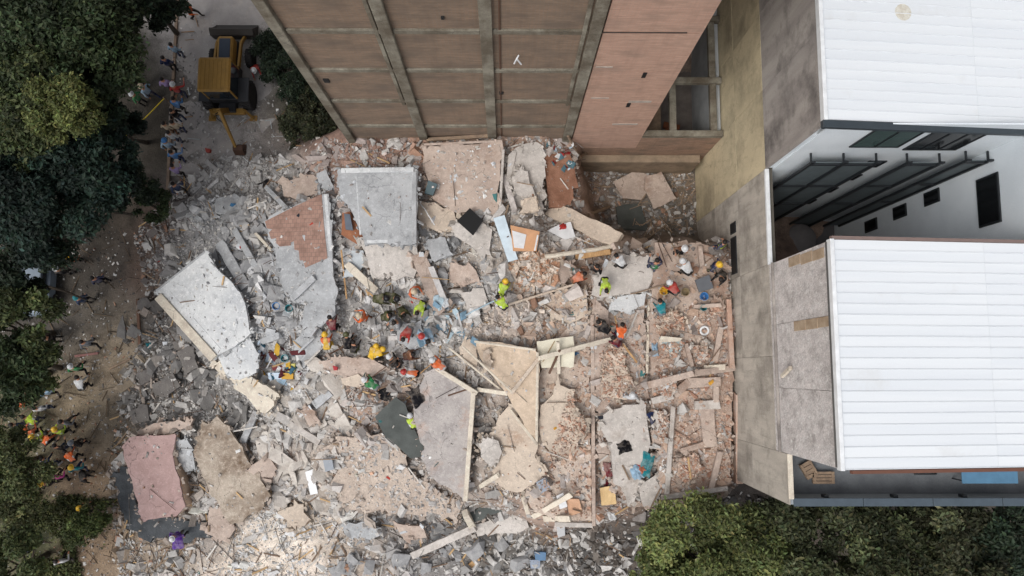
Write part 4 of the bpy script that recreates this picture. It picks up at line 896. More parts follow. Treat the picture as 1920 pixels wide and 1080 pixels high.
# chips shed along every broken slab edge
_mc = {'concrete_pale':(190,184,177),'concrete_grey_dust':(168,170,172),'concrete_whitewash':(196,198,198),'concrete_pinkish':(182,166,154),'concrete_beige':(194,181,166),'render_cream':(206,196,182)}
ep, es_, ec = [], [], []
for tp_, th_, mn in EDGES:
    base_c = np.array(lin(_mc.get(mn, (172,160,150)))); cen = sum(tp_, Vector())/len(tp_)
    for i in range(len(tp_)):
        a, b = tp_[i], tp_[(i+1) % len(tp_)]; m = max(1, int((b-a).length/.09))
        for k in range(m):
            if random.random() > .62: continue
            p = a.lerp(b, random.random()); d = (p-cen); d.z = 0; d.normalize(); q = p+d*random.gauss(.06,.1)
            s_ = .05+.24*random.random()**2.5; ep.append((q.x, q.y, p.z-random.uniform(.0,th_*.9))); es_.append(s_); ec.append(base_c*random.uniform(.7,1.12))
stuff('slab_edge_chips', [frags(np.array(ep), np.array(es_), np.array([[1,.65,.4]])*np.exp(rng.normal(0,.3,(len(ep),3))), np.array(ec))], RUBM, 'chips broken off along the edges of the fallen slabs')
# splinters of timber and thin reinforcing wire
def sticks(n, poly, lmin, lmax, w, cols):
    xs = [p[0] for p in poly]; ys = [p[1] for p in poly]; pos, sz, asp, cc = [], [], [], []
    while len(pos) < n:
        u = random.uniform(min(xs), max(xs)); v = random.uniform(min(ys), max(ys))
        if not inpoly(u, v, poly): continue
        h = drop(u, v)
        if h is None or (h[2] is not ground and random.random() > .05): continue
        p = h[0]; l = random.uniform(lmin, lmax); pos.append((p.x, p.y, p.z+.06)); sz.append(1.); asp.append((l, w*random.uniform(.6,1.6), w*random.uniform(.4,1)))
        cc.append(np.array(random.choice(cols))*random.uniform(.7,1.2))
    n = len(pos); T = CUBE[None]*np.array(asp)[:,None,:]
    r = rotm(n); a = rng.uniform(0, 6.28, n); t = rng.normal(0, .12, n)
    ca, sa, ct, st = np.cos(a), np.sin(a), np.cos(t), np.sin(t); z0 = np.zeros(n); o1 = np.ones(n)
    Rm = np.stack([np.stack([ca*ct,-sa,ca*st],-1),np.stack([sa*ct,ca,sa*st],-1),np.stack([-st,z0,ct],-1)],1)
    V = np.einsum('nij,nkj->nki', Rm, T)+np.array(pos)[:,None]
    return V.reshape(-1,3), (CF[None]+8*np.arange(n)[:,None,None]).reshape(-1,4), np.repeat(np.array(cc), 8, 0)
stuff('timber_splinters', [sticks(520, OUT, .3, 1.3, .05, [lin((190,160,120)), lin((150,130,110)), lin((200,196,190)), lin((120,100,84))]), sticks(700, OUT, .4, 1.7, .02, [lin((70,58,52)), lin((96,74,62)), lin((120,116,112))]),
    sticks(90, PITP, .3, 1.2, .04, [lin((150,130,110))]), sticks(130, SOIL, .3, 1.2, .03, [lin((110,94,76)), lin((84,72,60))]), sticks(40, LITTER, .3, .9, .03, [lin((190,196,198)), lin((150,120,90))])], RUBM, 'splintered timber and thin bars mixed into the rubble')
def scraps(n, poly, cols, s0=.06, s1=.2, slabp=.5):
    xs = [p[0] for p in poly]; ys = [p[1] for p in poly]; pos, cc = [], []
    while len(pos) < n:
        u = random.uniform(min(xs), max(xs)); v = random.uniform(min(ys), max(ys))
        if not inpoly(u, v, poly): continue
        h = drop(u, v)
        if h is None: continue
        pos.append((h[0].x, h[0].y, h[0].z+.015)); cc.append(np.array(random.choice(cols)))
    n = len(pos)
    return frags(np.array(pos), rng.uniform(s0, s1, n), np.stack([rng.uniform(.6,1.6,n), rng.uniform(.5,1,n), np.full(n,.12)],-1), np.array(cc))
WH = [lin((222,222,220)), lin((206,210,214)), lin((190,186,180))]
stuff('paper_scraps', [scraps(90, [(800,280),(930,270),(930,390),(820,370)], WH, .06, .16), scraps(160, OUT, WH, .08, .28), scraps(26, OUT, [lin((60,110,150)), lin((170,60,50)), lin((70,120,120)), lin((200,150,60)), lin((40,44,52))], .12, .3),
    scraps(40, [(480,640),(560,660),(560,730),(500,720)], [lin((190,206,222)), lin((200,160,60)), lin((90,40,44)), lin((220,222,224)), lin((60,100,120))], .15, .4), scraps(50, [(780,560),(880,560),(900,640),(790,650)], [lin((170,190,200)), lin((120,150,170)), lin((200,206,210))], .15, .5),
    scraps(30, [(1020,270),(1075,270),(1070,330),(1030,330)], [lin((180,200,214)), lin((80,110,120)), lin((140,40,40)), lin((210,210,210))], .1, .3), scraps(70, SOIL, WH, .05, .13), scraps(30, LITTER, WH, .06, .2)], RUBM, 'scraps of paper, plastic and cloth blown over the rubble')
# white plaster heap and crushed brick heap
HEAP1 = [(955,490),(1000,468),(1060,470),(1040,530),(980,545),(950,520)]; HEAP2 = [(860,600),(1010,545),(1030,600),(940,640),(880,625)]
def tinted(part, cols):
    V_, F_, C_ = part; n = len(C_)//8; c = np.array([np.array(random.choice(cols))*random.uniform(.75,1.15) for _ in range(n)]); return V_, F_, np.repeat(c, 8, 0)
stuff('plaster_heap', [tinted(scatter(1100, .06, .3, 2, HEAP1, .9), [lin((214,200,186)), lin((198,182,166)), lin((190,150,124))])], RUBM, 'heap of white and pinkish plaster fragments')
stuff('plaster_spill', [tinted(scatter(1100, .06, .26, 2, HEAP2, .9), [lin((210,198,186)), lin((190,178,168)), lin((168,160,154))])], RUBM, 'spill of pale plaster fragments around the slender beam')
BRK = [(1120,640),(1165,630),(1215,640),(1212,740),(1130,750)]
BR2 = [(1225,570),(1370,570),(1372,900),(1240,925)]; BR3 = [(1030,860),(1108,600),(1112,975),(1000,960)]
_bc = [lin((184,148,128)), lin((194,168,150)), lin((206,190,176)), lin((162,126,108)), lin((176,158,146))]
stuff('brick_debris', [tinted(scatter(700, .05, .2, 2, BRK, .9, asp=(1,.5,.35)), _bc), tinted(scatter(2600, .05, .2, 2, BR2, .9, asp=(1,.5,.35)), _bc), tinted(scatter(900, .05, .2, 2, BR3, .9, asp=(1,.5,.35)), _bc)], RUBM, 'broken bricks strewn over the terraced floors')
# the larger lumps, each a thing of its own
protos = []
for k in range(9):
    bm = bmesh.new(); ax = Vector((1, random.uniform(.5,.9), random.uniform(.14,.42)))
    for _ in range(13):
        p = [random.uniform(-.5,.5) for _ in range(3)]; q = random.randrange(3); p[q] = random.choice((-.5,.5)); bm.verts.new(Vector((p[0]*ax.x, p[1]*ax.y, p[2]*ax.z))*1.1)
    r = bmesh.ops.convex_hull(bm, input=bm.verts)
    bmesh.ops.delete(bm, geom=[v for v in bm.verts if not v.link_faces], context='VERTS')
    me = bpy.data.meshes.new('concrete_lump'); bm.to_mesh(me); bm.free(); protos.append(me)
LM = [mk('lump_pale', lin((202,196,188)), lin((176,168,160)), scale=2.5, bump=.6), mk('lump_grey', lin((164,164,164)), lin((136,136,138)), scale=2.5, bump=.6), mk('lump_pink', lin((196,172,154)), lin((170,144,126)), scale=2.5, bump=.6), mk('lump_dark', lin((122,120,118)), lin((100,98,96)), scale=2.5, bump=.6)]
ZN = [([(440,380),(620,330),(640,560),(560,660),(470,640),(400,470)], 1, 60, .3, 1.1, 'grey dusty concrete shard between whitewashed slab and tiled slab'),
      ([(500,700),(620,690),(680,780),(640,960),(520,960),(470,780)], 0, 85, .3, 1.2, 'pale concrete shard in the heap west of the crumbling slab'),
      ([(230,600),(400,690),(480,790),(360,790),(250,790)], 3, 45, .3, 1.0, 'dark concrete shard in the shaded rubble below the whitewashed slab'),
      ([(780,400),(920,470),(960,560),(800,600),(640,560),(790,480)], 1, 32, .25, .8, 'grey concrete shard right of the large grey roof slab'),
      ([(640,960),(880,990),(1000,1010),(1100,1060),(620,1080)], 1, 50, .3, 1.0, 'grey concrete shard along the lower rubble edge'),
      ([(1020,570),(1108,600),(1108,960),(1000,940),(1030,760)], 2, 25, .25, .5, 'pinkish lump on the brick-strewn floor slab'),
      ([(1230,480),(1370,480),(1375,900),(1240,930)], 2, 30, .25, .5, 'pinkish lump on the top floor slab by the tan wall')]
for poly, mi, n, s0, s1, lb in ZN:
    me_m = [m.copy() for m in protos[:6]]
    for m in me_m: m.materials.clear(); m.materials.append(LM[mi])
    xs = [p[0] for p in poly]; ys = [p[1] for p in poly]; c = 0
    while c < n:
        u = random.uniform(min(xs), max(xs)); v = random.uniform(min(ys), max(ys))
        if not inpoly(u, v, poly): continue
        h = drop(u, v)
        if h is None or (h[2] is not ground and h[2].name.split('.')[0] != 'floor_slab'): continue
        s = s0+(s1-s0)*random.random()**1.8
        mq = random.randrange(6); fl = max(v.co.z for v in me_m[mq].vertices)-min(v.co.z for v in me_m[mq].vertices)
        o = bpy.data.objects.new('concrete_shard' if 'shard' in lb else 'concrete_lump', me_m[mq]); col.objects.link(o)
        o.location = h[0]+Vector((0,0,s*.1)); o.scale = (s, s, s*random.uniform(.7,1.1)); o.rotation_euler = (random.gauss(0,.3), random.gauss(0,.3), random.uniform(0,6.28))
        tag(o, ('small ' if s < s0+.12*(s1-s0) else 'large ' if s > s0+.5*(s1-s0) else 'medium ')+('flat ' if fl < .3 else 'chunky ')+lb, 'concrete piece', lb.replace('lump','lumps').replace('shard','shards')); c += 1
# ------------------------------------------------------------------ people
def ik(a, b, l1, l2, pole):
    d = b-a; L = min(d.length, (l1+l2)*.999); n = d.normalized()
    x = (l1*l1-l2*l2+L*L)/(2*L); h = math.sqrt(max(l1*l1-x*x, 0)); p = (pole-n*pole.dot(n)).normalized()
    return a+n*x+p*h, a+n*L
def pose_mesh(name, pelvis, lean, feet, hands, headtilt=0., turn=0.):
    """one continuous body grown from a jointed skeleton; returns mesh, head matrix"""
    vs, es, rs, kinds = [], [], [], []
    def add(p, r, parent=None, kind='t'):
        vs.append(Vector(p)); rs.append(r if isinstance(r, tuple) else (r, r)); kinds.append(kind)
        if parent is not None: es.append((parent, len(vs)-1))
        return len(vs)-1
    pv = Vector(pelvis); T = Matrix.Rotation(-lean, 3, 'X')
    def tz(p): return pv+T @ Vector(p)
    root = add(pv, (.16,.115), None, 'l')
    sp = add(tz((0,0,.2)), (.145,.105), root); ch = add(tz((0,0,.4)), (.17,.115), sp)
    nk = add(tz((0,.01,.53)), .055, ch, 'h'); H = Matrix.Rotation(-lean*.6-headtilt, 3, 'X') @ Matrix.Rotation(turn, 3, 'Z')
    nb = vs[nk]
    def hd(p): return nb+H @ Vector(p)
    h1 = add(hd((0,.015,.07)), (.072,.082), nk, 'h'); h2 = add(hd((0,.02,.15)), (.082,.1), h1, 'h'); h3 = add(hd((0,.01,.215)), (.06,.07), h2, 'h')
    add(hd((0,.125,.105)), .014, h1, 'h')
    for s in (-1, 1):
        add(hd((.088*s,.0,.12)), .014, h2, 'h')
        sh = add(tz((.185*s,0,.43)), .068, ch, 'a')
        wr = Vector(hands[0 if s < 0 else 1]); el, wr = ik(vs[sh], wr, .29, .27, Vector((.6*s,-.8,-.3)))
        e = add(el, .048, sh, 'a'); fd = (wr-el).normalized(); w = add(wr, .033, e, 'a')
        side = fd.cross(Vector((0,0,1)) if abs(fd.z) < .9 else Vector((0,1,0))).normalized(); dn = side.cross(fd)
        pm = add(wr+fd*.07, (.036,.022), w, 's')
        for q in range(4):
            o = side*(q-1.5)*.021; l = (.075,.085,.08,.062)[q]
            a1 = add(wr+fd*.105+o, .0095, pm, 's'); a2 = add(wr+fd*(.105+l*.5)+o-dn*.008, .009, a1, 's'); add(wr+fd*(.105+l*.85)+o-dn*.03, .0075, a2, 's')
        th = add(wr+fd*.045-side*.04*s, .011, pm, 's'); add(wr+fd*.085-side*.062*s-dn*.012, .009, th, 's')
        hp = add(pv+Vector((.095*s,0,-.06)), .098, root, 'l')
        ft = Vector(feet[0 if s < 0 else 1]); an = ft+Vector((0,0,.085)); kn, an = ik(vs[hp], an, .42, .42, Vector((.12*s,1,.1)))
        k = add(kn, .062, hp, 'l'); a = add(an, .045, k, 'l'); add(an+Vector((.02*s,.16,-.045)), .042, a, 'b')
    me = bpy.data.meshes.new(name); me.from_pydata([tuple(v) for v in vs], es, []); ob = bpy.data.objects.new(name, me); col.objects.link(ob)
    sk = ob.modifiers.new('s', 'SKIN'); sk.use_smooth_shade = True
    for i, d in enumerate(me.skin_vertices[0].data): d.radius = rs[i]; d.use_root = (i == 0)
    su = ob.modifiers.new('d', 'SUBSURF'); su.levels = 1
    dg = bpy.context.evaluated_depsgraph_get(); ev = ob.evaluated_get(dg); out = bpy.data.meshes.new_from_object(ev)
    bpy.data.objects.remove(ob); bpy.data.meshes.remove(me); out.name = name
    va = np.array([tuple(v) for v in vs]); segs = [(va[a], va[b], kinds[b]) for a, b in es]
    A = np.array([s[0] for s in segs]); B = np.array([s[1] for s in segs]); K = [s[2] for s in segs]
    idx = {'t':0,'a':0,'l':1,'h':2,'s':2,'b':3}; mi, tor = [], []
    for p in out.polygons:
        c = np.array(p.center); ab = B-A; t = np.clip(((c-A)*ab).sum(1)/np.maximum((ab**2).sum(1),1e-9), 0, 1)
        q = int(np.argmin(((A+ab*t[:,None]-c)**2).sum(1))); m = idx[K[q]]
        if K[q] == 'l' and t[q] > .9 and B[q][2] < .2: m = 3
        mi.append(m); tor.append(K[q] == 't' or (K[q] == 'a' and t[q] < .35 and abs(np.dot(A[q]-va[ch], A[q]-va[ch])) < .001))
    bm = bmesh.new(); bm.from_mesh(out)
    bm.faces.ensure_lookup_table()
    for f, m in zip(bm.faces, mi): f.material_index = m
    # vest: the torso faces again, a finger's breadth proud
    vb = bmesh.new(); vmap = {}
    for f, t in zip(bm.faces, tor):
        if not t: continue
        q = []
        for v in f.verts:
            if v.index not in vmap: vmap[v.index] = vb.verts.new(v.co+v.normal*.016)
            q.append(vmap[v.index])
        nf = vb.faces.new(q); loc = T.transposed() @ (f.calc_center_median()-pv); nf.material_index = 1 if abs(loc.z-.22) < .03 or (abs(abs(loc.x)-.1) < .022 and loc.z > .24) else 0; nf.smooth = True
    vm = bpy.data.meshes.new('vest'); vb.to_mesh(vm); vb.free()
    for s in (-1, 1):   # eyes
        r = bmesh.ops.create_icosphere(bm, subdivisions=1, radius=.013, matrix=Matrix.Translation(hd((.034*s,.098,.14))))
        for v in r['verts']:
            for f in v.link_faces: f.material_index = 3
    bm.to_mesh(out); bm.free(); out.shade_smooth()
    HM4 = Matrix.Translation(hd((0,.02,.165))) @ H.to_4x4()
    return out, vm, HM4
POSES = {
 'stand': pose_mesh('stand', (0,0,.92), .06, ((-.11,.02,0),(.12,-.03,0)), ((-.27,.12,.86),(.26,.16,.92)), .15),
 'carry': pose_mesh('carry', (0,0,.91), .22, ((-.12,.08,0),(.13,-.1,0)), ((-.2,.42,1.0),(.18,.44,1.02)), .3),
 'walk': pose_mesh('walk', (0,0,.89), .15, ((-.1,.3,0),(.1,-.28,.03)), ((-.26,-.12,.85),(.27,.3,.95)), .1),
 'bend': pose_mesh('bend', (0,-.15,.8), 1.15, ((-.16,.05,0),(.16,-.05,0)), ((-.16,.5,.32),(.2,.55,.38)), -.1),
 'crouch': pose_mesh('crouch', (0,-.1,.42), .75, ((-.17,.1,0),(.17,.0,0)), ((-.2,.5,.2),(.2,.52,.25)), .1),
 'point': pose_mesh('point', (0,0,.92), .1, ((-.13,.05,0),(.12,-.05,0)), ((-.26,.14,.88),(.42,.42,1.3)), .1, .3),
}
def dome(prof, brim, name):
    g = G(); g.lathe(prof, Matrix(), 18)
    if brim: g.add([(x*.118, .02+.10*math.sqrt(max(0,1-x*x))+.05, -.012) for x in np.linspace(-1,1,9)]+[(x*.105, .06, .0) for x in np.linspace(1,-1,9)], [tuple(range(18))]); g.lathe([(.118,-.015),(.15,-.018),(.15,-.006),(.11,.004)], Matrix(), 18)
    o = g.build(name, BLACK, origin=(0,0,0), smooth=True); me = o.data; bpy.data.objects.remove(o); return me
HAT = dome([(.122,-.02),(.125,.03),(.112,.085),(.085,.125),(.04,.147),(.004,.15)], True, 'hard_hat')
_g = G(); _g.lathe([(.06,-.075),(.096,-.04),(.104,.0),(.1,.05),(.075,.088),(.035,.104),(.003,.107)], Matrix.Translation((0,-.018,-.005)), 16)
_o = _g.build('hair', BLACK, origin=(0,0,0), smooth=True); HAIR = _o.data; bpy.data.objects.remove(_o)
SKIN = plain('skin', lin((176,128,100)), rough=.6); BOOT = plain('boots', lin((34,30,28)), rough=.7); HAIRM = plain('hair_dark', lin((28,22,20)), rough=.6); REFL = plain('reflective_band', lin((206,210,206)), rough=.4)
CL = {'lime':(186,214,76),'orange':(222,108,58),'yellow':(220,178,56),'white':(206,208,210),'blue':(70,130,190),'sky':(150,178,200),'navy':(40,50,84),'black':(28,28,32),'red':(176,60,56),'green':(50,130,80),'teal':(40,130,140),'pink':(214,80,160),'lavender':(170,150,196),'grey':(120,124,130),'camo':(78,80,52),'brown':(120,84,64),'beige':(196,180,156),'purple':(84,50,140),'maroon':(110,40,50),'jean':(62,74,100),'khaki':(150,134,104),'salmon':(200,120,90)}
def cm(n): return mk('cloth_'+n, lin(CL[n]), tuple(x*.6 for x in lin(CL[n])), scale=5, rough=.9, spec=.12, bump=.5, bscale=9, dirt=tuple(.55*x+.45*y for x, y in zip(lin(CL[n]), lin((172,162,152)))), dirt_amt=.42)
PEOPLE = []
def person(u, v, pose, head, shirt, pants, label, hat=None, vest=None, base=None, group=None):
    """u, v: pixel of the head; the feet stand on whatever lies below"""
    me, vm, hm = POSES[pose]; hp = hm.translation; a = R(head)
    c, s = math.cos(a), math.sin(a); off = Vector((c*hp.x-s*hp.y, s*hp.x+c*hp.y))
    z = 0. if base is None else base
    for _ in range(6):
        p = P(u, v, z+hp.z); x, y = p.x-off.x, p.y-off.y
        if base is None:
            h = BV.ray_cast(Vector((x, y, 20)), Vector((0,0,-1)))[0]; z = h.z if h else 0.
    o = bpy.data.objects.new('person', me); col.objects.link(o)
    o.location = (x, y, z-.01); o.rotation_euler.z = a
    if not me.materials:
        for m in (SKIN, SKIN, SKIN, SKIN): me.materials.append(m)
    for i, m in enumerate((cm(shirt), cm(pants), SKIN, BOOT)): o.material_slots[i].link = 'OBJECT'; o.material_slots[i].material = m
    tag(o, label, 'person', group); sc = random.uniform(.96,1.04); sc *= .95; o.scale = (sc*1.04, sc*1.04, sc)
    def kid(mesh, name, mats, M):
        k = bpy.data.objects.new(name, mesh); col.objects.link(k); k.parent = o; k.matrix_local = M
        while len(mesh.materials) < len(mats): mesh.materials.append(mats[len(mesh.materials)])
        for i, m in enumerate(mats): k.material_slots[i].link = 'OBJECT'; k.material_slots[i].material = m
    if hat: kid(HAT, 'hard_hat', [plain('hat_'+hat, lin(CL[hat]), rough=.35)], hm @ Matrix.Translation((0,0,.0)))
    else: kid(HAIR, 'hair', [HAIRM], hm)
    if vest: kid(vm, 'vest', [cm(vest), REFL], Matrix())
    PEOPLE.append(o)
    return o
LK = 'onlookers along the kerb'; RC = 'rescuers on the rubble'; LC = 'line of workers by the lower trees'; WC = 'workers by the tan wall'
for a in [
 (317,80,'stand',-90,'sky','jean','onlooker in pale blue shirt at the kerb under the trees',None,None,LK),(303,106,'stand',-80,'navy','black','dark-clothed onlooker behind the kerb',None,None,LK),
 (301,146,'stand',-70,'lavender','black','onlooker in lilac top beside the red-shirted one',None,None,LK),(322,157,'point',-80,'red','navy','red-shirted onlooker in a white hard hat','white',None,LK),(323,183,'carry',-100,'blue','black','onlooker in bright blue jacket at the yellow tape',None,None,LK),
 (318,205,'stand',-60,'black','jean','black-shirted onlooker below the blue jacket',None,None,LK),(304,229,'stand',-95,'beige','brown','onlooker in beige shirt at the kerb',None,None,LK),(320,227,'stand',-90,'beige','navy','onlooker in cream top right at the kerb edge',None,None,LK),
 (313,246,'stand',-85,'white','jean','white-shirted onlooker at the kerb',None,None,LK),(306,262,'walk',-90,'sky','black','onlooker in a blue hard hat','blue',None,LK),(318,283,'point',-100,'blue','navy','onlooker in sky-bright blue shirt pointing at the street',None,None,LK),
 (320,308,'carry',-90,'lavender','black','onlooker in lavender shirt below the blue ones',None,None,LK),(322,343,'walk',-70,'jean','black','dark-dressed onlooker at the corner of the street',None,None,LK),
 (245,143,'stand',20,'black','black','white-helmeted person in the dark under the trees','white',None,LK),(262,160,'walk',-30,'sky','navy','person in pale blue shirt and pale helmet under the trees','beige',None,LK),(243,174,'stand',-20,'green','black','green-shirted person in white helmet under the trees','white',None,LK),
 (350,6,'walk',180,'orange','black','worker in orange suit crossing the street',None,'orange',None),(475,131,'crouch',90,'red','grey','crouching person in red beside the digger','white',None,None),
 (150,403,'walk',-60,'khaki','black','person in pale khaki walking under the trees','beige',None,None),(122,479,'stand',-90,'brown','black','worker with yellow helmet and orange vest under the trees','yellow','orange',None),(102,503,'stand',-60,'black','black','black-clothed person in white helmet under the trees','white',None,None),
 (140,558,'stand',-40,'jean','black','person in a teal helmet near the grey branch','teal',None,None),(78,634,'stand',10,'black','black','black-clothed person near the lower trees',None,None,None),
 (129,687,'walk',-90,'green','black','green-shirted person in white helmet striding over soil','white',None,None),(143,707,'bend',-90,'white','black','bending person in white shirt on the soil',None,None,None),(75,732,'walk',-80,'sky','black','person in pale shirt near the tree edge',None,None,None),
 (60,765,'stand',-80,'white','jean','person in white shirt above the worker line',None,None,LC),(112,790,'walk',-100,'grey','black','grey-clothed walker right of the worker line',None,None,LC),(100,835,'carry',-90,'black','jean','dark-clothed helper carrying with both hands below the line',None,None,LC),(170,520,'stand',-60,'navy','black','navy-clothed bystander on the shaded soil',None,None,None),(150,640,'walk',-70,'grey','black','grey-shirted walker near the whitewashed slab',None,None,None),(60,880,'stand',-90,'khaki','black','person in khaki shirt beside the pale root',None,None,LC),
 (5,757,'stand',-90,'khaki','black','worker in yellow helmet at the tree edge','yellow',None,LC),(25,753,'carry',-90,'orange','black','orange-suited worker in orange-yellow helmet under branches','yellow','orange',LC),(40,781,'bend',-30,'lime','navy','worker in lime jacket bending by the soil',None,'lime',LC),(18,796,'stand',-60,'navy','navy','navy-clothed person at the tree edge',None,None,LC),
 (43,805,'carry',-90,'orange','black','worker in orange with orange helmet in the line','orange','orange',LC),(57,820,'carry',-80,'lime','black','worker in lime vest and yellow helmet in the line','yellow','lime',LC),(85,812,'bend',-110,'orange','black','bareheaded orange-suited worker in the line',None,'orange',LC),(99,805,'carry',-80,'lime','black','lime-vested worker with yellow helmet at the line end','yellow','lime',LC),
 (130,831,'stand',-100,'black','black','person in grey helmet below the line','grey',None,LC),(118,846,'bend',-60,'orange','black','bending orange-shirted person with a bare back',None,'orange',LC),(75,858,'bend',-70,'navy','jean','person in navy shirt bending by the root',None,None,LC),(94,868,'bend',-120,'white','black','person in white shirt bending over',None,None,LC),
 (94,893,'walk',-90,'pink','black','person in pink shirt and white helmet','white',None,LC),(130,877,'walk',-90,'teal','navy','teal-shirted person in yellow helmet','yellow',None,LC),(75,908,'stand',-40,'black','black','person in yellow helmet with black clothes','yellow',None,LC),(158,903,'bend',150,'black','black','black-clothed person stooping on the bare soil',None,None,LC),
 (146,953,'crouch',-80,'black','black','crouching person with yellow helmet near the bush','yellow',None,LC),(42,1014,'bend',-90,'jean','black','person in blue denim shirt among low trees',None,None,LC),(12,960,'stand',-90,'brown','black','brown-shirted person under the lower trees',None,None,LC),(102,1053,'walk',-80,'white','black','person in white at the bottom path',None,None,LC),(320,1012,'stand',100,'purple','black','person with white helmet and purple top beside the pink block','white','purple',None),
 (776,546,'carry',150,'orange','grey','rescuer in orange jacket and pale helmet at the crew edge','beige','orange',RC),(724,559,'bend',190,'camo','camo','firefighter in olive kit with black helmet, left of the pair','black',None,RC),(744,560,'bend',170,'camo','camo','firefighter in olive kit with black helmet, right of the pair','black',None,RC),(732,590,'crouch',200,'camo','black','olive-clothed rescuer crouching in the hole',None,None,RC),(758,592,'crouch',130,'camo','camo','camouflage-clothed rescuer crouching right in the hole',None,None,RC),
 (781,588,'bend',60,'lime','black','rescuer in lime vest leaning over the hole',None,'lime',RC),(672,591,'carry',-20,'orange','brown','rescuer in orange vest and yellow-white helmet','beige','orange',RC),(617,594,'bend',-70,'maroon','black','dark-haired person in maroon shirt bending',None,None,RC),
 (608,627,'bend',-90,'orange','yellow','rescuer in yellow helmet and yellow-orange suit','yellow','yellow',RC),(648,626,'bend',-80,'black','black','firefighter in black with yellow bands','camo',None,RC),(662,640,'crouch',-100,'black','camo','black-clothed firefighter crouching by the bar',None,None,RC),(705,648,'bend',-110,'yellow','yellow','rescuer in bright yellow suit and helmet, left of the two','yellow',None,RC),(718,654,'bend',-150,'yellow','black','rescuer in bright yellow suit facing the hole','yellow','yellow',RC),
 (755,637,'bend',60,'red','grey','dark-haired person in red shirt',None,None,RC),(803,640,'bend',90,'sky','white','person in pale blue shirt and white trousers',None,None,RC),(790,630,'stand',40,'sky','jean','person in pale blue with red cap','red',None,RC),(810,675,'bend',-40,'orange','white','rescuer in orange vest and white helmet','white','orange',RC),(756,697,'bend',-10,'white','black','rescuer in red helmet and orange-white vest','red','orange',RC),(742,683,'stand',-20,'black','black','black-clothed rescuer behind the red helmet',None,None,RC),(728,668,'crouch',-40,'black','black','black-clothed rescuer crouching left of the crew','white',None,RC),(775,664,'crouch',-170,'brown','maroon','rescuer in brown jacket within the crew',None,None,RC),
 (683,712,'bend',-30,'green','grey','worker in green shirt and white helmet below the crew','white','green',RC),(768,779,'bend',-80,'lime','black','worker in lime jacket and white cap on the grey slab','white','lime',RC),(738,605,'carry',30,'grey','grey','grey-clothed rescuer beside the flat slab',None,None,RC),
 (948,526,'bend',-100,'lime','black','worker in lime and yellow helmet above the slender beam','yellow','lime',RC),(932,557,'bend',-60,'lime','black','worker in lime vest below the yellow-helmeted one',None,'lime',RC),(1138,546,'bend',100,'lime','black','worker in lime vest bending on the clean pale slab',None,'lime',RC),(1155,477,'bend',-40,'white','black','man in white shirt bending at the wooden beam',None,None,RC),(1121,498,'stand',-120,'black','black','dark-haired man in black by the wooden beam',None,None,RC),(1098,512,'bend',200,'salmon','brown','man in salmon shirt bending into the white heap',None,None,RC),
 (1233,487,'carry',-80,'navy','jean','firefighter in navy with green-banded vest at the slab edge',None,'green',WC),(1285,465,'stand',100,'brown','black','man in brown with white helmet at the rim of the pit','white',None,WC),(1281,489,'bend',-60,'white','black','man in white shirt and white helmet passing buckets','white',None,WC),(1256,528,'bend',-40,'red','black','man in red shirt and white helmet by the yellow bucket','white',None,WC),(1238,562,'bend',-70,'teal','grey','bareheaded man in dark teal bending left of the buckets',None,None,WC),
 (1336,432,'bend',30,'navy','navy','firefighter in navy with white belt at the vent',None,None,WC),(1360,452,'stand',-60,'navy','navy','firefighter in navy jacket with lime bands at the vent',None,'lime',WC),(1351,495,'stand',150,'navy','camo','man in yellow helmet below the wall vent','yellow',None,WC),(1352,524,'crouch',60,'black','black','black-clothed man crouching at the wall foot',None,None,WC),
 (1122,603,'bend',-30,'black','black','man in black shirt bending beside the orange vest',None,None,RC),(1168,607,'bend',-100,'orange','jean','man in orange vest at the end of the long post',None,'orange',RC),(1150,632,'crouch',-50,'maroon','navy','person in maroon crouching at the long post',None,None,RC),(1187,742,'stand',-100,'white','white','worker in white with a white helmet on the pale slab','white',None,RC),
]:
    u, v, pose, hd_, sh_, pt_, lb_, hat_, vst_, gr_ = a
    person(u, v, pose, hd_+random.uniform(-12,12)+90, sh_, pt_, lb_, hat_, vst_, None, gr_)
# ------------------------------------------------------------------ buckets, ring, cloth, tape
def on_top(u, v):
    h = drop(u, v); return h[0]
def bucket(u, v, c, label, r=.17):
    p = on_top(u, v)+Vector((0,0,.0)); b = empty('bucket', p); tag(b, label, 'bucket')
    m = plain('bucket_%s' % c, lin(CL[c]), rough=.45)
    G().lathe([(r*.75,0),(r,.3),(r*1.06,.31),(r*1.06,.33),(r*.95,.33),(r*.72,.03),(.01,.03)], Matrix.Translation(p), 18).build('shell', m, b, smooth=True)
    G().tube([p+Vector((r*math.cos(t), -.03-.12*math.sin(t), .3+.02*math.sin(t))) for t in np.linspace(0, math.pi, 9)], .008, 5).build('handle', STEEL, b)
bucket(1242,547,'yellow','yellow bucket beside the man in red shirt'); bucket(1282,549,'khaki','ochre bucket right of the yellow bucket'); bucket(1317,557,'blue','blue bucket below the grey tarpaulin'); bucket(1316,578,'teal','teal bucket below the blue bucket',.13)
bucket(521,575,'blue','blue bucket in the rubble by the whitewashed slab'); bucket(545,579,'teal','turquoise bucket next to the blue one in grey rubble'); bucket(537,672,'teal','dark teal bucket above the household goods'); bucket(468,567,'white','white bucket by the whitewashed slab',.2)
p = on_top(1320,620)+Vector((0,0,.08))
tag(G().tube([p+Vector((.17*math.cos(a), .17*math.sin(a), .03*math.sin(a))) for a in np.linspace(0, 2*math.pi, 25)], .045, 8).build('hose_ring', WHITE, smooth=True), 'white ring of hose on the brick rubble', 'ring')
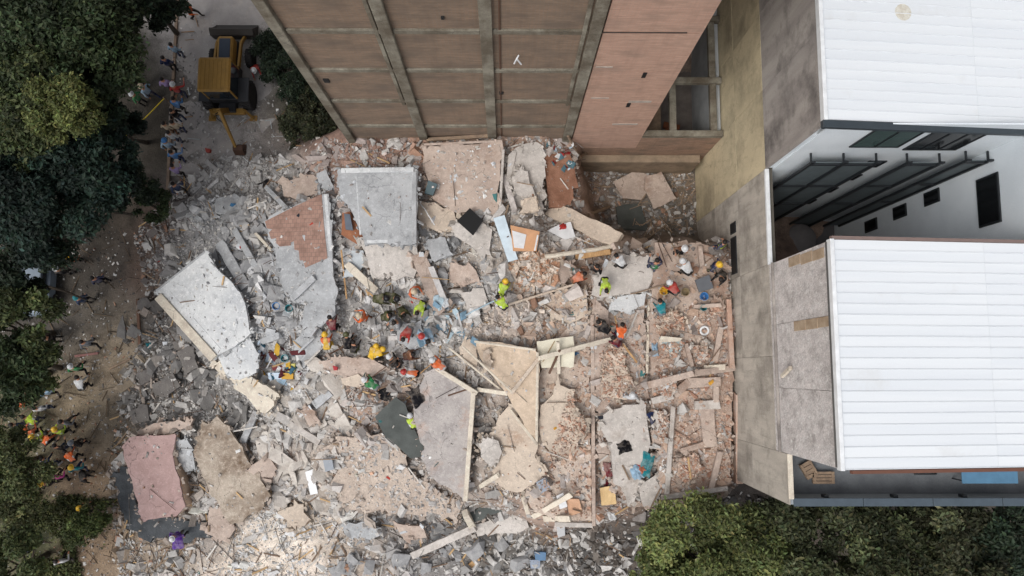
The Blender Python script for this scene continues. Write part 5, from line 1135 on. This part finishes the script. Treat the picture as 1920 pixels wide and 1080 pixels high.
def cloth(u, v, sx, sy, rot, m, label, name='cloth', cat='cloth', h=.2):
    p = on_top(u, v); n = 13; g = G(); vs = []; fs = []; sd = random.random()*50
    for i in range(n):
        for j in range(n):
            a, b = i/(n-1)-.5, j/(n-1)-.5; e = 1+.35*mnoise.noise((a*3+sd, b*3, 1.))
            z = h*(.25+.75*abs(mnoise.noise((a*5+sd, b*5, 2.))))*(1-(2*max(abs(a),abs(b)))**3)+.03
            x, y = a*sx*e, b*sy*e; c, s = math.cos(rot), math.sin(rot); vs.append((p.x+c*x-s*y, p.y+s*x+c*y, p.z+z))
    for i in range(n-1):
        for j in range(n-1): fs.append((i*n+j, (i+1)*n+j, (i+1)*n+j+1, i*n+j+1))
    k = len(vs); vs += [(x, y, z-.03) for x, y, z in vs]; fs += [tuple(k+q for q in reversed(f)) for f in fs[:]]
    rim = [i*n for i in range(n)]+[(n-1)*n+j for j in range(1,n)]+[i*n+n-1 for i in range(n-2,-1,-1)]+[j for j in range(n-2,0,-1)]
    for q in range(len(rim)): a, b = rim[q], rim[(q+1)%len(rim)]; fs.append((a, a+k, b+k, b))
    g.add(vs, fs); return tag(g.build(name, m, smooth=True), label, cat)
cloth(1194,886,.45,.6,.3,cm('sky'),'crumpled pale blue cloth beside the dark teal one'); cloth(1212,872,.5,.9,-.3,cm('teal'),'crumpled dark teal blanket at the pale slab edge'); cloth(1204,880,.3,.3,.6,cm('salmon'),'small pink garment between blue and teal cloth',h=.28)
cloth(1141,880,.35,.6,.2,cm('maroon'),'dark red cloth in the terrace gap'); cloth(1170,838,.55,.45,.3,cm('black'),'black bag lying on the smooth pale slab','bag','bag',.3); cloth(1228,656,.25,.5,.1,cm('sky'),'pale blue bottle-shaped rag left of the teal sheet')
cloth(332,1012,.55,.75,.2,cm('purple'),'purple blanket below the pink block'); cloth(1228,786,.5,.6,.4,cm('navy'),'navy cloth beside the right terrace column'); cloth(722,738,.8,.6,.2,cm('black'),'black tarpaulin bundle left of the dark slate panel'); cloth(782,744,.6,.8,.5,cm('black'),'black tarpaulin bundle beside the lime-jacketed worker')
cloth(1136,905,.3,.3,.4,cm('maroon'),'small maroon rag by the chipboard'); cloth(500,345,.9,.4,.5,cm('black'),'black plastic sheeting north of the tiled slab'); cloth(535,712,.8,.5,-.5,cm('sky'),'pale blue plastic spread below the household goods'); cloth(655,480,.8,.8,.2,cm('white'),'crumpled white tarpaulin between tiled and grey slabs')
cloth(1055,425,.3,.25,.1,cm('red'),'small red rag near the white curved board'); cloth(1145,960,.4,.7,.3,cm('white'),'white torn sack in the dark gap below the terrace'); cloth(1230,294,.25,.4,.1,cm('white'),'white rag hanging on the tower plinth'); cloth(280,648,.0+.3,.3,.2,cm('teal'),'small teal rag in shaded rubble')
YT = plain('tape_yellow', lin((206,180,40))); tp = [P(308,184,1.1), P(285,208,1.05), P(250,243,1.0), P(216,270,1.1)]
for q in (0, 3): tag(G().bar((tp[q].x,tp[q].y,0),(tp[q].x,tp[q].y,1.2),.06,.06).build('stake', WOODD), ('wooden stake holding the yellow tape at the kerb','wooden stake holding the yellow tape under the trees')[q//3], 'stake')
tag(G().tube(tp, .03, 5).build('barrier_tape', YT), 'yellow barrier tape stretched between the trees and kerb', 'tape')
# ------------------------------------------------------------------ backhoe loader in the street
YEL = mk('machine_yellow', lin((142,110,54)), lin((124,96,48)), scale=2, rough=.5, bump=.05, dirt=lin((150,118,70)), dirt_amt=.3); TYRE = mk('tyre_rubber', lin((34,34,36)), lin((48,46,44)), scale=4, rough=.9); MDK = plain('machine_dark', lin((40,42,46)), rough=.5); CGL = glass('cab_glass', lin((30,40,48)))
cx, cy = -14.25, 14.45
bh = empty('backhoe_loader', (cx, cy, 0)); tag(bh, 'yellow backhoe loader with a square cab roof parked in the street', 'digger')
def bx(n, m, x0, x1, y0, y1, z0, z1, par=bh, bv=.03): return G().box(cx+x0, cx+x1, cy+y0, cy+y1, z0, z1).build(n, m, par, origin=(cx,cy,0), bevel=bv)
bx('chassis', MDK, -.42, .42, -1.3, 2.5, .5, .95); bx('engine_hood', YEL, -.4, .4, .95, 2.45, .95, 1.62, bv=.08); bx('hood_top', plain('hood_blue_black', lin((38,50,66)), rough=.35), -.28, .28, 1.05, 2.3, 1.623, 1.65)
bx('cab_body', MDK, -.72, .72, -.85, .9, .95, 1.5); bx('cab_roof', YEL, -.8, .8, -.95, .8, 2.68, 2.86, bv=.09)
for sx in (-.7,.7):
    for sy in (-.8,.75): bx('cab_pillar', YEL, sx-.04, sx+.04, sy-.04, sy+.04, 1.5, 2.68, bv=.01)
    bx('side_glass', CGL, sx-.01, sx+.01, -.74, .69, 1.52, 2.66, bv=0)
bx('rear_glass', CGL, -.64, .64, -.82, -.8, 1.52, 2.66, bv=0); bx('front_glass', CGL, -.64, .64, .74, .76, 1.52, 2.66, bv=0)
for i in range(7): bx('roof_rib', YEL, -.66+i*.2, -.62+i*.2, -.85, .7, 2.86, 2.875, bv=0)
def wheel(x, y, r, w):
    wh = empty('wheel', Vector((cx+x, cy+y, r))); wh.parent = bh; wh.location = (x, y, r)
    M = Matrix.Translation((cx+x, cy+y, r)) @ Matrix.Rotation(math.pi/2, 4, 'Y')
    G().lathe([(r*.55,-w/2),(r*.92,-w/2),(r,-w*.35),(r,w*.35),(r*.92,w/2),(r*.55,w/2)], M, 26).build('tyre', TYRE, wh, origin=(cx+x,cy+y,r), smooth=True)
    G().lathe([(r*.15,-w*.42),(r*.54,-w*.3),(r*.54,w*.3),(r*.15,w*.42)], M, 18).build('rim', YEL, wh, origin=(cx+x,cy+y,r), smooth=True)
    t = G()
    for k in range(20):
        a = k/20*6.283
        for sgn in (-1,1): t.obox(M @ Matrix.Rotation(a+sgn*.06, 4, 'Z') @ Matrix.Translation((r, 0, sgn*w*.22)) @ Matrix.Rotation(.5*sgn, 4, 'X'), .06, .07, w*.5)
    t.build('tread', TYRE, wh, origin=(cx+x,cy+y,r))
for sx in (-1,1): wheel(sx*.98, -.35, .72, .48); wheel(sx*.92, 1.75, .46, .34); bx('mudguard', MDK, sx*.98-.28, sx*.98+.28, -.95, .3, 1.46, 1.5)
for sx in (-.62,.62): G().bar((cx+sx,cy+.5,1.35),(cx+sx,cy+2.3,1.05),.12,.22).bar((cx+sx,cy+2.3,1.05),(cx+sx,cy+3.0,.45),.12,.2).build('loader_arm', YEL, bh, origin=(cx,cy,0), bevel=.02)
sec = [(2.95,.1),(3.75,.05),(3.75,.09),(3.05,.2),(2.98,.75),(3.2,.95),(3.12,.98),(2.86,.78)]
G().prism([(cx-1.12,cy+y,z) for y,z in sec],(2.24,0,0)).prism([(cx-1.12,cy+2.95,.12),(cx-1.12,cy+3.7,.08),(cx-1.12,cy+3.15,.93)],(.05,0,0)).prism([(cx+1.07,cy+2.95,.12),(cx+1.07,cy+3.7,.08),(cx+1.07,cy+3.15,.93)],(.05,0,0)).build('loader_bucket', plain('bucket_steel', lin((58,54,50)), rough=.6), bh, origin=(cx,cy,0))
for sx in (-.85,.85): G().bar((cx+sx,cy-1.2,.9),(cx+sx*1.25,cy-1.35,.12),.12,.14).box(cx+sx*1.25-.2,cx+sx*1.25+.2,cy-1.5,cy-1.2,.0,.1).build('stabiliser', YEL, bh, origin=(cx,cy,0))
bx('slew_frame', YEL, -.85, .85, -1.35, -1.05, .55, .8)
G().bar((cx,cy-1.2,.8),(cx+.15,cy-1.75,2.3),.2,.3,w2=.16,h2=.26).build('boom', YEL, bh, origin=(cx,cy,0), bevel=.02)
G().bar((cx+.15,cy-1.7,2.35),(cx+.45,cy-3.1,.8),.16,.26,w2=.12,h2=.16).build('dipper_arm', YEL, bh, origin=(cx,cy,0), bevel=.02)
G().tube([(cx+.05,cy-1.25,1.3),(cx+.22,cy-1.9,2.1)],.05,8).build('hydraulic_ram', MDK, bh, origin=(cx,cy,0))
G().tube([(cx-.1,cy-1.2,1.0),(cx-.35,cy-1.6,1.5),(cx-.1,cy-2.0,1.9),(cx+.2,cy-2.2,1.6)],.025,6).build('hydraulic_hose', MDK, bh, origin=(cx,cy,0))
sec = [(-3.0,.75),(-3.25,.7),(-3.4,.3),(-3.15,.03),(-2.75,.08),(-2.78,.14),(-3.1,.12),(-3.28,.34),(-3.15,.62)]
G().prism([(cx+.28,cy+y,z) for y,z in sec],(.5,0,0)).build('digging_bucket', plain('bucket_brown', lin((72,50,38)), rough=.7), bh, origin=(cx,cy,0))
# ------------------------------------------------------------------ car under the trees
CARB = plain('car_paint_grey', lin((120,132,144)), rough=.3); q = P(62,512,.9)
car = empty('parked_car', (q.x, q.y, 0)); tag(car, 'grey parked car half hidden under the trees', 'car')
def cb(n, m, secs, par=car, x=.0, **k):
    g = G(); n_ = len(secs); 
    g.prism([(q.x-x+ (0), q.y+a, z) for a, z in secs], (2*x,0,0)); return g.build(n, m, par, origin=(q.x,q.y,0), **k)
cb('body', CARB, [(-2.1,.3),(-2.15,.6),(-2.0,.85),(-1.2,.95),(1.3,.95),(2.0,.82),(2.12,.55),(2.1,.3)], x=.86, bevel=.08)
cb('cabin', CGL, [(-1.1,.955),(-.6,1.38),(.7,1.38),(1.25,.955)], x=.74, bevel=.05); cb('roof', CARB, [(-.62,1.385),(-.6,1.43),(.68,1.43),(.7,1.385)], x=.7, bevel=.02)
for sx in (-1,1):
    for sy in (-1.3,1.3):
        M = Matrix.Translation((q.x+sx*.78, q.y+sy, .32)) @ Matrix.Rotation(math.pi/2,4,'Y')
        w_ = G().lathe([(.2,-.1),(.32,-.09),(.32,.09),(.2,.1)], M, 18).build('wheel', TYRE, car, origin=(q.x,q.y,0), smooth=True)
    G().box(q.x+sx*.6-.15,q.x+sx*.6+.15,q.y-2.16,q.y-2.08,.6,.72).build('headlight', WHITE, car, origin=(q.x,q.y,0))
# ------------------------------------------------------------------ trees
BARK = mk('bark', lin((76,68,58)), lin((54,48,42)), scale=3, streak=(3,3,.6), bump=.7)
def leafmat():
    m = bpy.data.materials.new('foliage'); n, L, b = nodes_of(m)
    a = n.new('ShaderNodeAttribute'); a.attribute_name = 'Col'; L.new(a.outputs['Color'], b.inputs['Base Color'])
    b.inputs['Roughness'].default_value = .6; b.inputs['Specular IOR Level'].default_value = .25
    t = n.new('ShaderNodeBsdfTranslucent'); L.new(a.outputs['Color'], t.inputs['Color'])
    mx = n.new('ShaderNodeMixShader'); mx.inputs[0].default_value = .25
    L.new(b.outputs[0], mx.inputs[1]); L.new(t.outputs[0], mx.inputs[2]); L.new(mx.outputs[0], n['Material Output'].inputs[0]); return m
LEAF = leafmat()
def leaves(centers, radii, n, size, colr, var=.3, flat=.75):
    k = len(centers); C = np.array(centers); rad = np.array(radii); w = rad**2; idx = rng.choice(k, n, p=w/w.sum())
    d = rng.normal(size=(n,3)); d /= np.linalg.norm(d, axis=1)[:,None]; d[:,2] = np.where(rng.random(n) < .7, np.abs(d[:,2]), d[:,2])
    r = rad[idx]*rng.uniform(.45,1.08,n)**.6; pos = C[idx]+d*r[:,None]*np.array([1,1,flat])
    pos += rng.normal(0,.07,(n,3))*(1+rad[idx][:,None])
    nr = d*.5+rng.normal(0,.55,(n,3))+np.array([0,0,.5]); nr /= np.linalg.norm(nr,axis=1)[:,None]
    t = np.cross(nr, rng.normal(size=(n,3))); t /= np.linalg.norm(t,axis=1)[:,None]; bt = np.cross(nr, t)
    s = size*rng.uniform(.4,1.75,n)[:,None]
    V = np.stack([pos-t*s, pos+bt*s*.45+nr*s*.12, pos+t*s, pos-bt*s*.45+nr*s*.12],1).reshape(-1,3)
    F = np.arange(4*n).reshape(n,4); cl = np.exp(rng.normal(0,var,k))
    c = np.array(colr)[None]*cl[idx][:,None]*np.exp(rng.normal(0,.34,n))[:,None]*np.stack([np.exp(rng.normal(0,.1,n)),np.ones(n),np.exp(rng.normal(0,.1,n))],-1)
    return V, F, np.repeat(np.clip(c,.004,.4), 4, 0)
def tree(u, v, zc, rad, n, colr, label, cat='tree', lf=.12, trunk=True, hfac=.75, group=None, nclump=None, off=(0,0), base=0., var=.3, name='broadleaf_tree'):
    c = P(u, v, zc); b_ = P(u, v, 0).lerp(Vector((c.x, c.y, 0)), .45); root = empty(name, (b_.x, b_.y, base)); tag(root, label, cat, group)
    k = nclump or max(14, int(rad*24)); ce, ra = [], []
    for i in range(k):
        a = random.uniform(0,6.283); rr = rad*math.sqrt(random.random())*.95; h = math.sqrt(max(0,1-(rr/rad)**2))
        ce.append((c.x+rr*math.cos(a), c.y+rr*math.sin(a), c.z+(h*random.uniform(.15,1.)-.35)*rad*hfac)); ra.append(rad*random.uniform(.1,.24))
    V, F, C = leaves(ce, ra, n, lf, colr, var)
    me = mesh_np('crown', V-np.array(root.location), F, C); me.materials.append(LEAF); o = bpy.data.objects.new('crown', me); col.objects.link(o); o.parent = root
    if trunk:
        r0 = .05+.05*rad; b0 = Vector((root.location.x, root.location.y, base)); top = Vector((c.x, c.y, c.z-.1*rad)); g = G()
        mid = b0.lerp(top,.5)+Vector((random.gauss(0,.15),random.gauss(0,.15),0)); g.tube([b0-Vector((0,0,.1)), b0.lerp(mid,.5), mid, top], [r0*1.3,r0,r0*.85,r0*.4], 9)
        g.build('trunk', BARK, root, smooth=True)
        for q in random.sample(range(k), min(k, 9)):
            e = Vector(ce[q]); s = b0.lerp(top, random.uniform(.5,.9)); G().tube([s, s.lerp(e,.5)+Vector((0,0,-.15)), e], [r0*.4,r0*.25,r0*.08], 6).build('limb', BARK, root, smooth=True)
    return root
DK = (.022,.034,.020); MD = (.034,.050,.022); YG = (.10,.115,.038); OL = (.062,.078,.030); BL = (.016,.030,.022); GR = (.060,.098,.028); OB = (.048,.056,.026)
TL = 'trees between park and street'
tree(60,60,9,3.9,60000,MD,'large dark green tree in the park beyond the yellow-green crown',lf=.085,group=TL)
tree(165,20,8,2.6,28000,DK,'dark tree at the top of the street opposite the digger',lf=.085,group=TL); tree(290,20,5.5,1.3,8000,DK,'small dark tree over the kerb opposite the digger',lf=.08)
tree(40,200,9.5,2.5,26000,(.05,.064,.026),'olive-tipped tree beside the yellow-green crown',lf=.08,group=TL); tree(118,196,10.5,1.35,16000,YG,'bright yellow-green tree crown standing above its dark neighbours',lf=.06,nclump=34,var=.35)
tree(170,205,8,1.3,12000,DK,'dark crown right of the yellow-green one',lf=.08); tree(70,330,8.5,3.2,42000,BL,'blue-green dark tree below the yellow-green crown',lf=.09,group=TL); tree(175,300,7.5,2.0,20000,BL,'blue-green tree beside the yellow tape',lf=.085,group=TL)
tree(240,345,4.5,1.2,8000,DK,'low dark tree at the kerb end',lf=.075); tree(285,385,3,.8,4000,MD,'small bushy tree where the kerb ends',lf=.07); tree(20,440,7,2.4,22000,DK,'dark tree above the parked car',lf=.085)
tree(95,440,5,1.0,7000,DK,'small dark tree above the person in pale khaki',lf=.075); tree(40,560,5.5,1.0,7000,DK,'small dark tree beside the parked car',lf=.075); tree(215,120,6,1.0,6000,BL,'thin dark crown over the white-helmeted onlookers',lf=.075)
tree(225,235,6,.9,5000,BL,'thin dark crown beside the barrier tape',lf=.075)
tree(130,110,8,1.9,18000,DK,'dark crown behind the white-helmeted onlookers',lf=.08)
tree(20,620,7,1.9,17100,OL,'olive tree below the parked car',lf=0.085); tree(50,690,6,1.2,9500,OL,'olive tree crown beside the soil path',lf=0.078); tree(15,700,7,1.6,11400,MD,'green tree crown above the worker line',lf=0.078)
tree(18,870,5,1.6,17100,(.085,.10,.04),'pale olive tree beside the worker line',lf=0.065); tree(22,940,4.5,1.1,13300,(.08,.09,.038),'pale olive bush tree below the worker line',lf=0.065); tree(25,1065,5.5,1.5,17100,OL,'green tree at the lower corner path',lf=0.072)
tree(70,965,1.6,.7,4000,(.07,.08,.032),'low olive shrub beside the bare soil',cat='shrub',lf=0.058,name='shrub'); tree(168,975,1.4,.85,5700,(.07,.09,.03),'leafy fallen branch bush near the crouching person',cat='shrub',lf=0.058,name='shrub'); tree(145,1000,1.0,.7,3420,OL,'small shrub beside the leafy bush',cat='shrub',lf=0.058,name='shrub')
GR = (.14,.165,.06)
tree(1335,1078,7,2.9,60000,GR,'bright green tree at the lower terrace corner',lf=.075,var=.28,hfac=.6); tree(1236,1078,6,1.5,18000,GR,'green tree edge left of the bright green tree',lf=.07,var=.25); tree(1425,1056,6.5,1.9,20000,(.11,.13,.05),'green crown beside the terrace corner',lf=.07)
TB = 'dark trees below the terrace'
tree(1550,1045,7,2.9,28500,OB,'dark olive tree below the terrace left end',lf=0.085,group=TB); tree(1690,1035,6.5,2.3,17100,OB,'dark brownish tree below the middle of the terrace',lf=0.085,group=TB); tree(1790,1050,7,2.4,24700,(.046,.050,.026),'dark brown-green tree below the blue table',lf=0.085,group=TB); tree(1910,1030,7,2.2,20900,DK,'dark green tree below the terrace beyond the blue table',lf=0.085,group=TB)
SH = 'shrubs along the tower side'
for (u, v, r, lb) in ((505,90,.9,'dark shrub beside the digger bucket'),(530,125,1.1,'dark shrub beside the digger cab'),(560,165,1.2,'dark shrub halfway along the tower side'),(578,205,1.1,'dark shrub nearest the tower foot'),(560,245,1.0,'scraggy shrub at the rubble edge by the tower'),(600,245,.9,'dark shrub below the tower corner')):
    tree(u, v, .9, r, int(7500*r), DK if v < 200 else (.04,.045,.024), lb, 'shrub', lf=0.065, group=SH, name='shrub')
# bare branches
for pts, lb in (([P(150,362,3.5),P(180,378,3.3),P(215,398,3.1),P(248,402,3.0)], 'bare grey branch hanging over the shaded soil'),([P(-10,512,3.2),P(40,524,3.1),P(90,538,3.0),P(120,545,2.8),P(160,562,2.2)], 'long bare branch crossing above the parked car'),([P(-5,552,3.0),P(25,542,3.0),P(48,528,3.08)], 'forked bare branch joining the long one'),
    ([P(72,858,.2),P(52,880,.15),P(38,910,.15),P(28,935,.1)], 'thick pale root along the worker line'),([P(112,990,.4),P(130,998,.45),P(155,985,.6),P(172,965,.8)], 'dead pale branch on the soil by the bush')):
    tag(G().tube(pts, [.11,.09,.08,.06,.04][:len(pts)], 7).build('branch', BARK, smooth=True), lb, 'branch')
# low grass on the soil strip
GP = [(0,820),(70,840),(60,900),(120,930),(220,940),(180,1085),(0,1085)]
gp, n_ = [], 0
while n_ < 2200:
    u, v = random.uniform(0,220), random.uniform(820,1085)
    if not inpoly(u, v, GP) or mnoise.noise((u*.02, v*.02, 7.)) < .05: continue
    p = P(u, v, 0); gp.append((p.x, p.y, hz(p.x, p.y)+.05)); n_ += 1
V_, F_, C_ = leaves(gp, [.16]*len(gp), 14000, .07, (.075,.085,.034), .35, .5)
gm_ = mesh_np('grass', V_, F_, C_); gm_.materials.append(LEAF); go = bpy.data.objects.new('grass', gm_); col.objects.link(go); tag(go, 'patchy trampled grass on the soil below the trees', kind='stuff')
